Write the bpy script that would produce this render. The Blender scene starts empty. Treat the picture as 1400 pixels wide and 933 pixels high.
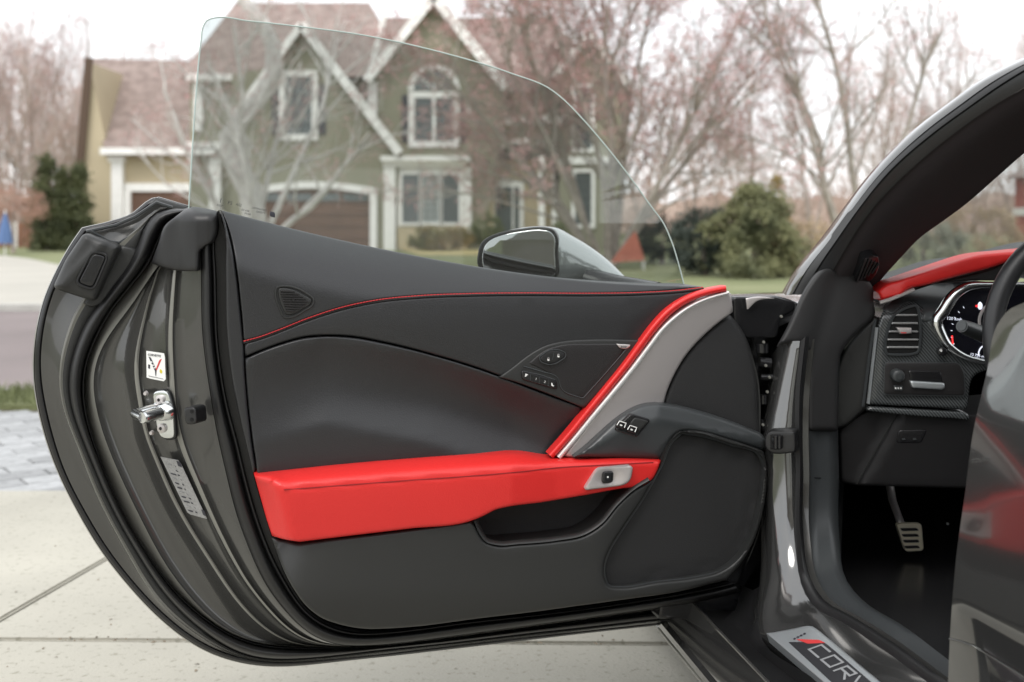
import bpy, bmesh, math, random
import numpy as np
from mathutils import Vector, Matrix
from mathutils.geometry import delaunay_2d_cdt

random.seed(7)
SC = bpy.context.scene
COL = SC.collection
F, CX, HY = 1555.0, 700.0, 303.0      # focal length and horizon in photograph pixels; camera 1 m above the drive

# ------------------------------------------------------------------ camera
cam_d = bpy.data.cameras.new('camera')
cam = bpy.data.objects.new('camera', cam_d); COL.objects.link(cam); SC.camera = cam
cam.location = (0, 0, 1.0); cam.rotation_euler = (math.radians(90), 0, 0)
cam_d.sensor_width = 36.0; cam_d.lens = 36.0 * F / 1400.0
cam_d.shift_y = -(466.5 - HY) / 1400.0
cam_d.clip_start = 0.02; cam_d.clip_end = 2000
cam_d.dof.use_dof = True; cam_d.dof.focus_distance = 1.93; cam_d.dof.aperture_fstop = 3.9

# ------------------------------------------------------------------ world + sun
SUN_EL, SUN_AZ = math.radians(52), math.radians(205)
w = bpy.data.worlds.new('World'); SC.world = w; w.use_nodes = True
nt = w.node_tree; nt.nodes.clear()
out = nt.nodes.new('ShaderNodeOutputWorld'); bg = nt.nodes.new('ShaderNodeBackground')
sky = nt.nodes.new('ShaderNodeTexSky'); sky.sky_type = 'NISHITA'; sky.sun_disc = False
sky.sun_elevation = SUN_EL; sky.sun_rotation = SUN_AZ
nz = nt.nodes.new('ShaderNodeTexNoise'); nz.inputs['Scale'].default_value = 2.2; nz.inputs['Detail'].default_value = 4
tc = nt.nodes.new('ShaderNodeTexCoord')
cr = nt.nodes.new('ShaderNodeValToRGB')
cr.color_ramp.elements[0].position = 0.3; cr.color_ramp.elements[0].color = (8.3, 8.6, 8.9, 1)
cr.color_ramp.elements[1].position = 0.7; cr.color_ramp.elements[1].color = (9.6, 9.6, 9.65, 1)
mx = nt.nodes.new('ShaderNodeMix'); mx.data_type = 'RGBA'; mx.inputs['Factor'].default_value = 0.93
nt.links.new(tc.outputs['Generated'], nz.inputs['Vector'])
nt.links.new(nz.outputs['Fac'], cr.inputs['Fac'])
nt.links.new(sky.outputs['Color'], mx.inputs['A']); nt.links.new(cr.outputs['Color'], mx.inputs['B'])
nt.links.new(mx.outputs['Result'], bg.inputs['Color']); bg.inputs['Strength'].default_value = 0.10
nt.links.new(bg.outputs['Background'], out.inputs['Surface'])
sd = bpy.data.lights.new('sun', 'SUN'); sun = bpy.data.objects.new('sun', sd); COL.objects.link(sun)
sd.energy = 0.8; sd.angle = math.radians(25); sd.color = (1, 0.96, 0.91)
dirv = Vector((math.sin(SUN_AZ) * math.cos(SUN_EL), math.cos(SUN_AZ) * math.cos(SUN_EL), math.sin(SUN_EL)))
sun.rotation_euler = dirv.to_track_quat('Z', 'Y').to_euler()
SC.view_settings.view_transform = 'Standard'; SC.view_settings.look = 'None'
SC.view_settings.exposure = 0.86; SC.view_settings.gamma = 1.0
SC.cycles.max_bounces = 8; SC.cycles.transparent_max_bounces = 16

# ------------------------------------------------------------------ materials
MATS = {}
def mat(name, col, rough=0.5, metal=0.0, spec=0.5, coat=0.0, noise=None, bump=None, emit=None, sheen=0, obj_rand=0):
    """noise=(scale, amount) varies the colour; bump=(scale, strength, distance)"""
    m = bpy.data.materials.new(name); m.use_nodes = True; t = m.node_tree
    b = t.nodes['Principled BSDF']
    b.inputs['Roughness'].default_value = rough; b.inputs['Metallic'].default_value = metal
    b.inputs['Specular IOR Level'].default_value = spec
    b.inputs['Coat Weight'].default_value = coat; b.inputs['Coat Roughness'].default_value = 0.04
    c4 = (*col, 1); b.inputs['Base Color'].default_value = c4
    g = None
    if noise or bump: g = t.nodes.new('ShaderNodeTexCoord')
    src = None
    if noise:
        n = t.nodes.new('ShaderNodeTexNoise'); n.inputs['Scale'].default_value = noise[0]; n.inputs['Detail'].default_value = 5
        t.links.new(g.outputs['Object'], n.inputs['Vector'])
        r = t.nodes.new('ShaderNodeValToRGB'); a = noise[1]
        r.color_ramp.elements[0].position = .3; r.color_ramp.elements[1].position = .7
        r.color_ramp.elements[0].color = tuple(x * (1 - a) for x in col) + (1,)
        c2 = noise[2] if len(noise) > 2 else tuple(min(1, x * (1 + a)) for x in col)
        r.color_ramp.elements[1].color = (*c2, 1)
        t.links.new(n.outputs['Fac'], r.inputs['Fac']); src = r.outputs['Color']
    if obj_rand:
        oi = t.nodes.new('ShaderNodeObjectInfo'); hs = t.nodes.new('ShaderNodeHueSaturation')
        mr = t.nodes.new('ShaderNodeMapRange'); mr.inputs['To Min'].default_value = 1 - obj_rand; mr.inputs['To Max'].default_value = 1 + obj_rand
        t.links.new(oi.outputs['Random'], mr.inputs['Value']); t.links.new(mr.outputs['Result'], hs.inputs['Value'])
        if src: t.links.new(src, hs.inputs['Color'])
        else: hs.inputs['Color'].default_value = c4
        src = hs.outputs['Color']
    if src: t.links.new(src, b.inputs['Base Color'])
    if bump:
        n2 = t.nodes.new('ShaderNodeTexNoise' if len(bump) < 4 else 'ShaderNodeTexVoronoi'); n2.inputs['Scale'].default_value = bump[0]
        if len(bump) < 4: n2.inputs['Detail'].default_value = 6
        t.links.new(g.outputs['Object'], n2.inputs['Vector'])
        bp = t.nodes.new('ShaderNodeBump'); bp.inputs['Strength'].default_value = bump[1]; bp.inputs['Distance'].default_value = bump[2]
        t.links.new(n2.outputs[0], bp.inputs['Height']); t.links.new(bp.outputs['Normal'], b.inputs['Normal'])
    if emit:
        b.inputs['Emission Color'].default_value = (*emit[0], 1); b.inputs['Emission Strength'].default_value = emit[1]
    MATS[name] = m
    return m

leather = mat('black_leather', (.0195, .020, .0215), .38, bump=(430, .22, .0007, 1), noise=(3, .06))
leather2 = mat('charcoal_leather', (.012, .0108, .0112), .5, bump=(650, .3, .0006, 1))
plastic = mat('black_grained_plastic', (.0205, .021, .0205), .48, bump=(900, .35, .0004), noise=(2.5, .07))
plastic_g = mat('grey_plastic', (.042, .046, .048), .32, bump=(900, .2, .0003))
gloss_blk = mat('gloss_black', (.012, .012, .013), .22)
rubber = mat('rubber', (.011, .011, .0115), .42, noise=(8, .25))
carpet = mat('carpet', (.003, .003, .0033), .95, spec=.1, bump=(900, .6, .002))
cloth_blk = mat('headliner_cloth', (.040, .034, .036), .85, spec=.2, bump=(1200, .5, .0006))
redl = mat('red_leather', (.68, .024, .022), .36, bump=(430, .3, .0007, 1), noise=(2, .04))
redt = mat('red_thread', (.50, .03, .035), .7)
paint = mat('grey_metallic_paint', (.135, .135, .133), .11, metal=.8, coat=1.0)
paint_in = mat('grey_jamb_paint', (.066, .0655, .062), .24, metal=.45, coat=.8, bump=(40, .03, .002))
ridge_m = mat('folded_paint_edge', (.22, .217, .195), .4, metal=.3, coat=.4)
silver = mat('satin_silver', (.57, .535, .525), .36, metal=.55, bump=(1500, .1, .0003))
chrome = mat('zinc_plated_steel', (.72, .74, .74), .16, metal=1.0, bump=(40, .15, .001))
alu = mat('brushed_aluminium', (.62, .66, .68), .32, metal=.75)
white_p = mat('white_print', (.8, .8, .78), .5)
white_l = mat('silver_edge', (.78, .77, .76), .3, metal=.3)
grille_m = mat('speaker_cloth', (.015, .015, .0155), .6, bump=(800, .6, .0006, 1))
label_grey = mat('silver_label', (.33, .33, .33), .45, metal=.3, noise=(300, .2))
yellow_p = mat('yellow_print', (.6, .5, .02), .5)
lcd = mat('display', (.008, .008, .012), .12)
lit_white = mat('lit_marks', (.6, .6, .65), .5, emit=((.8, .85, 1), .5))
lit_red = mat('lit_needle', (.6, .02, .02), .5, emit=((1, .03, .03), .9))
tyre_m = mat('tyre_rubber', (.02, .02, .02), .8)

def carbon():
    m = mat('carbon_weave', (.03, .033, .034), .25, coat=.6); t = m.node_tree; b = t.nodes['Principled BSDF']
    g = t.nodes.new('ShaderNodeTexCoord'); mp = t.nodes.new('ShaderNodeMapping'); mp.inputs['Rotation'].default_value = (0, math.radians(40), 0)
    wv = t.nodes.new('ShaderNodeTexWave'); wv.inputs['Scale'].default_value = 70; wv.bands_direction = 'X'
    t.links.new(g.outputs['Object'], mp.inputs['Vector']); t.links.new(mp.outputs['Vector'], wv.inputs['Vector'])
    r = t.nodes.new('ShaderNodeValToRGB'); r.color_ramp.elements[0].color = (.022, .024, .025, 1); r.color_ramp.elements[1].color = (.10, .108, .11, 1)
    t.links.new(wv.outputs['Fac'], r.inputs['Fac']); t.links.new(r.outputs['Color'], b.inputs['Base Color'])
    return m
carbon_m = carbon()

def glass_mat(name, tint, refl=1.0, dust_veil=.03):
    m = bpy.data.materials.new(name); m.use_nodes = True; t = m.node_tree; t.nodes.clear()
    o = t.nodes.new('ShaderNodeOutputMaterial'); mixs = t.nodes.new('ShaderNodeMixShader')
    tr = t.nodes.new('ShaderNodeBsdfTransparent'); tr.inputs['Color'].default_value = (*tint, 1)
    gl = t.nodes.new('ShaderNodeBsdfGlossy'); gl.inputs['Roughness'].default_value = 0.01; gl.inputs['Color'].default_value = (.95, 1, .98, 1)
    fr = t.nodes.new('ShaderNodeFresnel'); fr.inputs['IOR'].default_value = 1.45
    mm = t.nodes.new('ShaderNodeMath'); mm.operation = 'MULTIPLY'; mm.inputs[1].default_value = refl
    t.links.new(fr.outputs['Fac'], mm.inputs[0]); t.links.new(mm.outputs['Value'], mixs.inputs['Fac'])
    t.links.new(tr.outputs['BSDF'], mixs.inputs[1]); t.links.new(gl.outputs['BSDF'], mixs.inputs[2])
    df = t.nodes.new('ShaderNodeBsdfDiffuse'); df.inputs['Color'].default_value = (.55, .57, .56, 1)  # dust film, mixed in to lift blacks like a reflected veil
    nz_ = t.nodes.new('ShaderNodeTexNoise'); nz_.inputs['Scale'].default_value = 3; nz_.inputs['Detail'].default_value = 5
    g_ = t.nodes.new('ShaderNodeTexCoord'); t.links.new(g_.outputs['Object'], nz_.inputs['Vector'])
    mr_ = t.nodes.new('ShaderNodeMapRange'); mr_.inputs['From Min'].default_value = .3; mr_.inputs['From Max'].default_value = .7; mr_.inputs['To Min'].default_value = dust_veil*.5; mr_.inputs['To Max'].default_value = dust_veil*1.5
    t.links.new(nz_.outputs['Fac'], mr_.inputs['Value'])
    m2 = t.nodes.new('ShaderNodeMixShader'); t.links.new(mr_.outputs['Result'], m2.inputs['Fac'])
    t.links.new(mixs.outputs['Shader'], m2.inputs[1]); t.links.new(df.outputs['BSDF'], m2.inputs[2])
    t.links.new(m2.outputs['Shader'], o.inputs['Surface'])
    return m
glass = glass_mat('window_glass', (.63, .66, .65), 2.0, .02)
glass_ws = glass_mat('windshield_glass', (.9, .92, .91), .4)
glass_edge = mat('glass_edge', (.42, .50, .47), .15, spec=.8)
mirror_m = mat('mirror_glass', (.72, .72, .72), .02, metal=1.0)

concrete = mat('concrete', (.41, .392, .335), .88, noise=(1.1, .17), bump=(130, .5, .003), obj_rand=.03)
def speckle(m, scale, thr, dark):
    """pits and pale pebbles of the broom-finished slab"""
    t = m.node_tree; b = t.nodes['Principled BSDF']
    src = b.inputs['Base Color'].links[0].from_socket
    g = t.nodes.new('ShaderNodeTexCoord'); v = t.nodes.new('ShaderNodeTexNoise'); v.inputs['Scale'].default_value = scale; v.inputs['Detail'].default_value = 3
    t.links.new(g.outputs['Object'], v.inputs['Vector'])
    r = t.nodes.new('ShaderNodeValToRGB'); r.color_ramp.elements[0].position = thr; r.color_ramp.elements[0].color = (dark, dark, dark * .95, 1)
    r.color_ramp.elements[1].position = thr + .12; r.color_ramp.elements[1].color = (1, 1, 1, 1)
    mm = t.nodes.new('ShaderNodeMix'); mm.data_type = 'RGBA'; mm.blend_type = 'MULTIPLY'; mm.inputs['Factor'].default_value = 1
    t.links.new(v.outputs['Fac'], r.inputs['Fac']); t.links.new(src, mm.inputs['A']); t.links.new(r.outputs['Color'], mm.inputs['B'])
    t.links.new(mm.outputs['Result'], b.inputs['Base Color'])
speckle(concrete, 55, .30, .72)
joint_m = mat('joint_dirt', (.13, .12, .10), .95, noise=(30, .3))
paver_m = mat('blue_grey_paver', (.33, .335, .338), .8, noise=(25, .15), bump=(90, .5, .004), obj_rand=.18)
asphalt = mat('asphalt', (.205, .172, .168), .9, noise=(.5, .18), bump=(200, .6, .004))
grass_m = mat('lawn_green', (.15, .165, .075), .9, noise=(1.2, .35), bump=(60, .8, .03))
blade_m = mat('grass_blade', (.16, .18, .08), .7, noise=(3, .3))
kerb_m = mat('kerb_concrete', (.45, .44, .41), .85, noise=(5, .1))
mulch = mat('mulch', (.12, .09, .06), .95, noise=(8, .4))
straw = mat('straw_grass', (.50, .42, .20), .9, noise=(3, .25))

# ------------------------------------------------------------------ helpers
def link(name, verts, faces, m, parent=None, smooth=True, ang=35, mats=None, fm=None):
    me = bpy.data.meshes.new(name)
    me.from_pydata([tuple(v) for v in verts], [], [tuple(int(i) for i in f) for f in faces])
    me.materials.append(m)
    if mats:
        for x in mats: me.materials.append(x)
    if fm is not None:
        me.polygons.foreach_set('material_index', fm)
    me.validate(); me.update()
    bm = bmesh.new(); bm.from_mesh(me)
    bmesh.ops.recalc_face_normals(bm, faces=bm.faces[:]); bm.to_mesh(me); bm.free()
    if smooth:
        me.shade_smooth(); me.set_sharp_from_angle(angle=math.radians(ang))
    o = bpy.data.objects.new(name, me); COL.objects.link(o)
    if parent: o.parent = parent
    return o

def empty(name, loc=(0, 0, 0), parent=None):
    o = bpy.data.objects.new(name, None); COL.objects.link(o); o.location = loc; o.empty_display_size = .1
    if parent: o.parent = parent
    return o

def tag(o, label=None, cat=None, group=None, kind=None):
    if label: o['label'] = label
    if cat: o['category'] = cat
    if group: o['group'] = group
    if kind: o['kind'] = kind
    return o

def P(px, py, d):
    return Vector(((px - CX) / F * d, d, 1 + (HY - py) / F * d))

def PZ(px, py, z):
    d = (1 - z) * F / (py - HY)
    return P(px, py, d)

class VPlane:
    """vertical plane through two sighted points; off > 0 is nearer the viewer"""
    def __init__(s, px0, d0, px1, d1):
        a = P(px0, HY, d0); b = P(px1, HY, d1)
        u = (b - a).normalized(); s.n = Vector((u.y, -u.x, 0)); s.u = u
        s.c = a.dot(s.n); s.c = a.x * s.n.x + a.y * s.n.y
    def on(s, px, py, off=0.0):
        px = np.asarray(px, float); py = np.asarray(py, float); off = np.asarray(off, float)
        rx = (px - CX) / F; rz = (HY - py) / F
        t = (s.c + off) / (s.n.x * rx + s.n.y)
        return np.stack([rx * t, t * np.ones_like(rx), 1 + rz * t], -1)
    def pt(s, px, py, off=0.0):
        return Vector(s.on(px, py, off).tolist())

def resample(pts, n=None, step=None, closed=False, smooth=True):
    """Catmull-Rom through pts then even spacing. Points flagged with a trailing 1 stay sharp."""
    dim = 2 if len(pts[0]) <= 3 else len(pts[0])
    P0 = [np.array(p[:2], float) for p in pts]; sharp = [len(p) > 2 and p[2] == 1 for p in pts]
    N = len(P0); dense = []
    segs = N if closed else N - 1
    for i in range(segs):
        p1, p2 = P0[i], P0[(i + 1) % N]
        s1, s2 = sharp[i], sharp[(i + 1) % N]
        if not closed and i == 0: s1 = True
        if not closed and i == N - 2: s2 = True
        p0 = P0[(i - 1) % N] if not s1 else 2 * p1 - p2
        p3 = P0[(i + 2) % N] if not s2 else 2 * p2 - p1
        if not smooth: dense.append(p1); continue
        # centripetal-like: scale tangents by segment length to avoid overshoot
        L = np.linalg.norm(p2 - p1) + 1e-9
        def tan(a, b, c):
            la = np.linalg.norm(b - a) + 1e-9; lb = np.linalg.norm(c - b) + 1e-9
            v = (b - a) / la * lb + (c - b) / lb * la
            return v / (la + lb)
        m1 = tan(p0, p1, p2) * L; m2 = tan(p1, p2, p3) * L
        k = max(2, int(L / 3))
        for j in range(k):
            t = j / k
            dense.append((2*t**3-3*t**2+1)*p1 + (t**3-2*t**2+t)*m1 + (-2*t**3+3*t**2)*p2 + (t**3-t**2)*m2)
    if not closed: dense.append(P0[-1])
    D = np.array(dense)
    if closed: D = np.vstack([D, D[:1]])
    seg = np.linalg.norm(np.diff(D, axis=0), axis=1); cum = np.concatenate([[0], np.cumsum(seg)])
    if n is None: n = max(4, int(round(cum[-1] / step)) + (0 if closed else 1))
    q = np.linspace(0, cum[-1], n + 1)[:-1] if closed else np.linspace(0, cum[-1], n)
    R = np.stack([np.interp(q, cum, D[:, 0]), np.interp(q, cum, D[:, 1])], -1)
    return R

def round_poly(pts, cr, k=5):
    P0 = [np.array(p[:2], float) for p in pts]; out = []; N = len(P0)
    for i in range(N):
        a, b, c = P0[i-1], P0[i], P0[(i+1) % N]
        r1 = min(cr, np.linalg.norm(a-b)*.48); r2 = min(cr, np.linalg.norm(c-b)*.48)
        s_ = b + (a-b)/np.linalg.norm(a-b)*r1; e_ = b + (c-b)/np.linalg.norm(c-b)*r2
        for j in range(k + 1):
            t = j/k; out.append((1-t)**2*s_ + 2*t*(1-t)*b + t*t*e_)
    return [tuple(p) for p in out]

def dist_poly(pts, poly, closed=True):
    A = poly; B = np.roll(poly, -1, axis=0)
    if not closed: A, B = poly[:-1], poly[1:]
    best = np.full(len(pts), 1e9)
    for a, b in zip(A, B):
        ab = b - a; l2 = ab @ ab + 1e-12
        t = np.clip(((pts - a) @ ab) / l2, 0, 1)
        d = np.hypot(*(pts - a - t[:, None] * ab).T)
        best = np.minimum(best, d)
    return best

def inside(pts, poly):
    x, y = pts[:, 0], pts[:, 1]; r = np.zeros(len(pts), bool)
    A = poly; B = np.roll(poly, -1, axis=0)
    for (x1, y1), (x2, y2) in zip(A, B):
        c = ((y1 > y) != (y2 > y)) & (x < (x2 - x1) * (y - y1) / (y2 - y1 + 1e-12) + x1)
        r ^= c
    return r

def sheet(name, outline, plane, m, parent, off=0.0, back=-.02, r=4, rh=None, step=5, grid=9, h=None, holes=(), smooth=True, side=True, ang=50, cr=0):
    """a moulded pad: the outline (photo pixels) on a plane, its front at height off + h(x, y, d), edges rounded over r pixels by rh metres"""
    if cr: outline, smooth, step = round_poly(outline, cr), False, min(step, 3)
    O = resample(outline, step=step, closed=True, smooth=smooth)
    Hs = [resample(q, step=step, closed=True) for q in holes]
    allp = [O] + Hs
    rh = r * .0012 if rh is None else rh
    def full(pts):
        d = dist_poly(pts, O)
        for q in Hs: d = np.minimum(d, dist_poly(pts, q))
        return d
    inner = []
    for C in allp:
        T = np.roll(C, -1, 0) - np.roll(C, 1, 0); T /= np.linalg.norm(T, axis=1)[:, None] + 1e-9
        Nn = np.stack([-T[:, 1], T[:, 0]], -1)
        for k in ((.12, .35, .65, 1.0) if r > 2.5 else (.5, 1.0)):
            for s in (1, -1):
                Q = C + Nn * s * r * k
                ok = inside(Q, O)
                for q in Hs: ok &= ~inside(Q, q)
                Q = Q[ok]
                if len(Q): Q = Q[full(Q) > r * k * .93]
                if len(Q): inner.append(Q)
    mn, mxx = O.min(0), O.max(0)
    gx, gy = np.meshgrid(np.arange(mn[0] + grid / 2, mxx[0], grid), np.arange(mn[1] + grid / 2, mxx[1], grid))
    G = np.stack([gx.ravel(), gy.ravel()], -1)
    if len(G):
        ok = inside(G, O)
        for q in Hs: ok &= ~inside(G, q)
        G = G[ok]
        if len(G): G = G[full(G) > r * 1.0 + grid * .35]
        if len(G): inner.append(G)
    V = np.vstack(allp + inner)
    # constraint loops
    loops, k0, edges = [], 0, []
    for C in allp:
        ids = list(range(k0, k0 + len(C))); loops.append(ids)
        edges += [(ids[i], ids[(i + 1) % len(ids)]) for i in range(len(ids))]; k0 += len(C)
    v2, e2, f2, ov, oe, of = delaunay_2d_cdt([Vector(p.tolist()) for p in V], edges, [], 0, 1e-4)
    V2 = np.array([tuple(v) for v in v2])
    cent = np.array([V2[list(f)].mean(0) for f in f2])
    ok = inside(cent, O)
    for q in Hs: ok &= ~inside(cent, q)
    faces = [tuple(f) for f, o_ in zip(f2, ok) if o_]
    d = full(V2)
    q = np.clip(1 - d / max(r, 1e-6), 0, 1)
    hh = off - rh * (1 - np.sqrt(np.clip(1 - q * q, 0, 1)))
    if h is not None: hh = hh + h(V2[:, 0], V2[:, 1], d)
    verts = plane.on(V2[:, 0], V2[:, 1], hh).tolist()
    # walls
    if side:
        vm = {}
        for i, src in enumerate(ov):
            for s in src: vm[s] = i
        for ids in loops:
            m0 = len(verts); ii = [vm[i] for i in ids]
            W = plane.on(V2[ii, 0], V2[ii, 1], hh[ii])
            nb = np.array(plane.n)
            Wb = W + nb * (np.minimum(back - hh[ii], -.0005))[:, None]*1.0
            verts += W.tolist() + Wb.tolist(); L = len(ii)
            for a in range(L):
                b = (a + 1) % L
                faces.append((ii[a], ii[b], m0 + L + b, m0 + L + a))
    return link(name, verts, faces, m, parent, ang=ang)

def loft(name, rows, m, parent, ang=60, closed=False):
    """rows: list of equally long lists of world points"""
    n = len(rows[0]); verts = [p for r in rows for p in r]; faces = []
    for i in range(len(rows) - 1):
        for j in range(n - 1):
            faces.append((i*n+j, i*n+j+1, (i+1)*n+j+1, (i+1)*n+j))
    return link(name, verts, faces, m, parent, ang=ang)

def tube(name, pts, rad, m, parent, sides=8, closed=False, squash=None, cap=True):
    pts = [Vector(p) for p in pts]; n = len(pts)
    rads = rad if hasattr(rad, '__len__') else [rad] * n
    verts, faces = [], []
    up = Vector((0, -1, 0.01)).normalized()
    for i, p in enumerate(pts):
        if closed: t = pts[(i+1) % n] - pts[i-1]
        else: t = pts[min(i+1, n-1)] - pts[max(i-1, 0)]
        t.normalize()
        a = t.cross(up)
        if a.length < .05: a = t.cross(Vector((1, 0, 0)))
        a.normalize(); b = a.cross(t)
        for k in range(sides):
            th = 2 * math.pi * k / sides
            sq = squash or 1
            verts.append(p + a * math.cos(th) * rads[i] + b * math.sin(th) * rads[i] * sq)
    segs = n if closed else n - 1
    for i in range(segs):
        j = (i + 1) % n
        for k in range(sides):
            k2 = (k + 1) % sides
            faces.append((i*sides+k, i*sides+k2, j*sides+k2, j*sides+k))
    if cap and not closed:
        faces.append(tuple(range(sides))[::-1]); faces.append(tuple((n-1)*sides+k for k in range(sides)))
    return link(name, verts, faces, m, parent, ang=50)

class MB:
    def __init__(s): s.v = []; s.f = []
    def box(s, x0, x1, y0, y1, z0, z1):
        b = len(s.v)
        s.v += [(x, y, z) for z in (z0, z1) for y in (y0, y1) for x in (x0, x1)]
        s.f += [tuple(b + i for i in q) for q in ((0,2,3,1),(4,5,7,6),(0,1,5,4),(2,6,7,3),(0,4,6,2),(1,3,7,5))]
        return s
    def prism(s, poly, y0, y1):
        """poly of (x, z) extruded along y"""
        b = len(s.v); n = len(poly)
        s.v += [(x, y0, z) for x, z in poly] + [(x, y1, z) for x, z in poly]
        s.f += [tuple(range(b, b+n)), tuple(range(b+n, b+2*n))[::-1]]
        s.f += [(b+i, b+(i+1) % n, b+n+(i+1) % n, b+n+i) for i in range(n)]
        return s
    def bar(s, a, b_, wdt, dep):
        """rectangular bar between two (x,y,z) points lying in an xz plane"""
        a = Vector(a); b_ = Vector(b_); t = (b_ - a).normalized(); nrm = Vector((0, -1, 0)); sdv = t.cross(nrm).normalized()
        k = len(s.v)
        for p in (a, b_):
            for q in (sdv * wdt/2, -sdv * wdt/2):
                s.v += [tuple(p + q), tuple(p + q + nrm * dep)]
        s.f += [tuple(k+i for i in q) for q in ((0,1,3,2),(4,6,7,5),(0,4,5,1),(2,3,7,6),(0,2,6,4),(1,5,7,3))]
        return s
    def build(s, name, m, parent=None, smooth=False):
        return link(name, s.v, s.f, m, parent, smooth=smooth)

# =================================================================== GROUND
def gbox(name, x0, x1, y0, y1, z0, z1, m, parent=None, bev=0):
    return MB().box(x0, x1, y0, y1, z0, z1).build(name, m, parent)
ground = link('ground', [(-400, -200, -.16), (400, -200, -.16), (400, 600, -.16), (-400, 600, -.16)], [(0, 1, 2, 3)], grass_m, smooth=False)
tag(ground, 'grassy land out to the trees', kind='structure')

drive = gbox('driveway', -7, 6, -7, 4.12, -.15, -.025, joint_m); tag(drive, 'pale concrete driveway under the open car', kind='structure')
# slabs: cross joint near y = 2.7, lengthwise joints heading towards x px 945
def rot2(x, y, a, cx=0, cy=0):
    c, s = math.cos(a), math.sin(a); return (cx + (x-cx)*c - (y-cy)*s, cy + (x-cx)*s + (y-cy)*c)
jdir = Vector(((945 - CX) / F, 1)).normalized()
j0 = Vector(PZ(0, 848, 0)[:2])
def lat(x, y):  # x at given y along lengthwise joint k offset
    return x + jdir.x / jdir.y * (y - j0.y)
ys = [-7, -4.0, -.6, 2.715, 4.126]
ks = [-5.2, -3.1, 0, 3.1, 6.2]
for a in range(len(ys) - 1):
    for b in range(len(ks) - 1):
        g = .007
        y0, y1 = ys[a] + g, ys[a+1] - g
        xa, xb = ks[b] + j0.x + g, ks[b+1] + j0.x - g
        pts = [(lat(xa, y0), y0), (lat(xb, y0), y0), (lat(xb, y1), y1), (lat(xa, y1), y1)]
        if a == 3 or a == 2:
            pts = [(x, y - (x + .8) * .018 * (1 if (a == 3) == (y == y0) else 0)) for x, y in pts]
        bm = bmesh.new()
        vs = [bm.verts.new((x, y, 0)) for x, y in pts]; lo = [bm.verts.new((x, y, -.12)) for x, y in pts]
        bm.faces.new(vs)
        for i in range(4): bm.faces.new((vs[i], lo[i], lo[(i+1) % 4], vs[(i+1) % 4]))
        bmesh.ops.bevel(bm, geom=[e for e in bm.edges if all(v.co.z == 0 for v in e.verts)], offset=.006, segments=2, affect='EDGES')
        me = bpy.data.meshes.new('slab'); bm.to_mesh(me); bm.free(); me.materials.append(concrete)
        o = bpy.data.objects.new('slab', me); COL.objects.link(o); o.parent = drive

pav = gbox('paver_band', -7, 6, 4.125, 6.2, -.15, -.03, joint_m); tag(pav, 'band of blue grey pavers between drive and verge', kind='structure')
def paver_mesh(wx, wy):
    bm = bmesh.new(); bmesh.ops.create_cube(bm, size=1)
    for v in bm.verts: v.co = (v.co.x * wx, v.co.y * wy, v.co.z * .06)
    bmesh.ops.bevel(bm, geom=[e for e in bm.edges if all(v.co.z > 0 for v in e.verts)], offset=.006, segments=1, affect='EDGES')
    me = bpy.data.meshes.new('brick'); bm.to_mesh(me); bm.free(); me.materials.append(paver_m); return me
pm = paver_mesh(.232, .112)
rng = random.Random(3)
near, rest = [], MB()
ca, sa = math.cos(math.radians(38)), math.sin(math.radians(38))
cells = []
for i in range(-60, 60):
    for j in range(-60, 60):
        u = i * .24 + (.12 if j % 2 else 0); v = j * .12
        x = u * ca - v * sa; y = u * sa + v * ca + 5.1
        if -7 < x < 6 and 4.26 < y < 6.07: cells.append((x, y))
cells.sort(key=lambda c: abs(c[0] + 2.0))
for k, (x, y) in enumerate(cells):
    z = rng.uniform(-.004, .003)
    if k < 290:
        o = bpy.data.objects.new('brick', pm); COL.objects.link(o); o.parent = pav
        o.location = (x, y, -.03 + z); o.rotation_euler = (rng.uniform(-.012, .012), rng.uniform(-.012, .012), math.radians(38))
    else:
        b = len(rest.v)
        for dz in (-.06, z):
            for dx, dy in ((-.116, -.056), (.116, -.056), (.116, .056), (-.116, .056)):
                rest.v.append((x + dx*ca - dy*sa, y + dx*sa + dy*ca, dz))
        rest.f += [(b+4, b+5, b+6, b+7)] + [(b+i, b+(i+1) % 4, b+4+(i+1) % 4, b+4+i) for i in range(4)]
o = rest.build('bricks_beyond', paver_m, pav); o['kind'] = 'stuff'
o = gbox('paver_border', -7, 6, 4.122, 4.23, -.14, -.002, concrete, pav)

verge = gbox('verge', -30, 30, 6.2, 6.75, -.15, .0, grass_m); tag(verge, 'narrow grass verge beside the street', kind='structure')
street = gbox('street', -200, 200, 6.9, 13.4, -.15, -.06, asphalt); tag(street, 'pinkish grey asphalt street', kind='structure')
kerb = gbox('kerb', -200, 200, 6.752, 6.898, -.15, -.01, kerb_m); tag(kerb, 'near concrete kerb', kind='structure')
kerb2 = gbox('kerb', -200, 200, 13.402, 13.6, -.15, .02, kerb_m); tag(kerb2, 'far concrete kerb', kind='structure')
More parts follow.
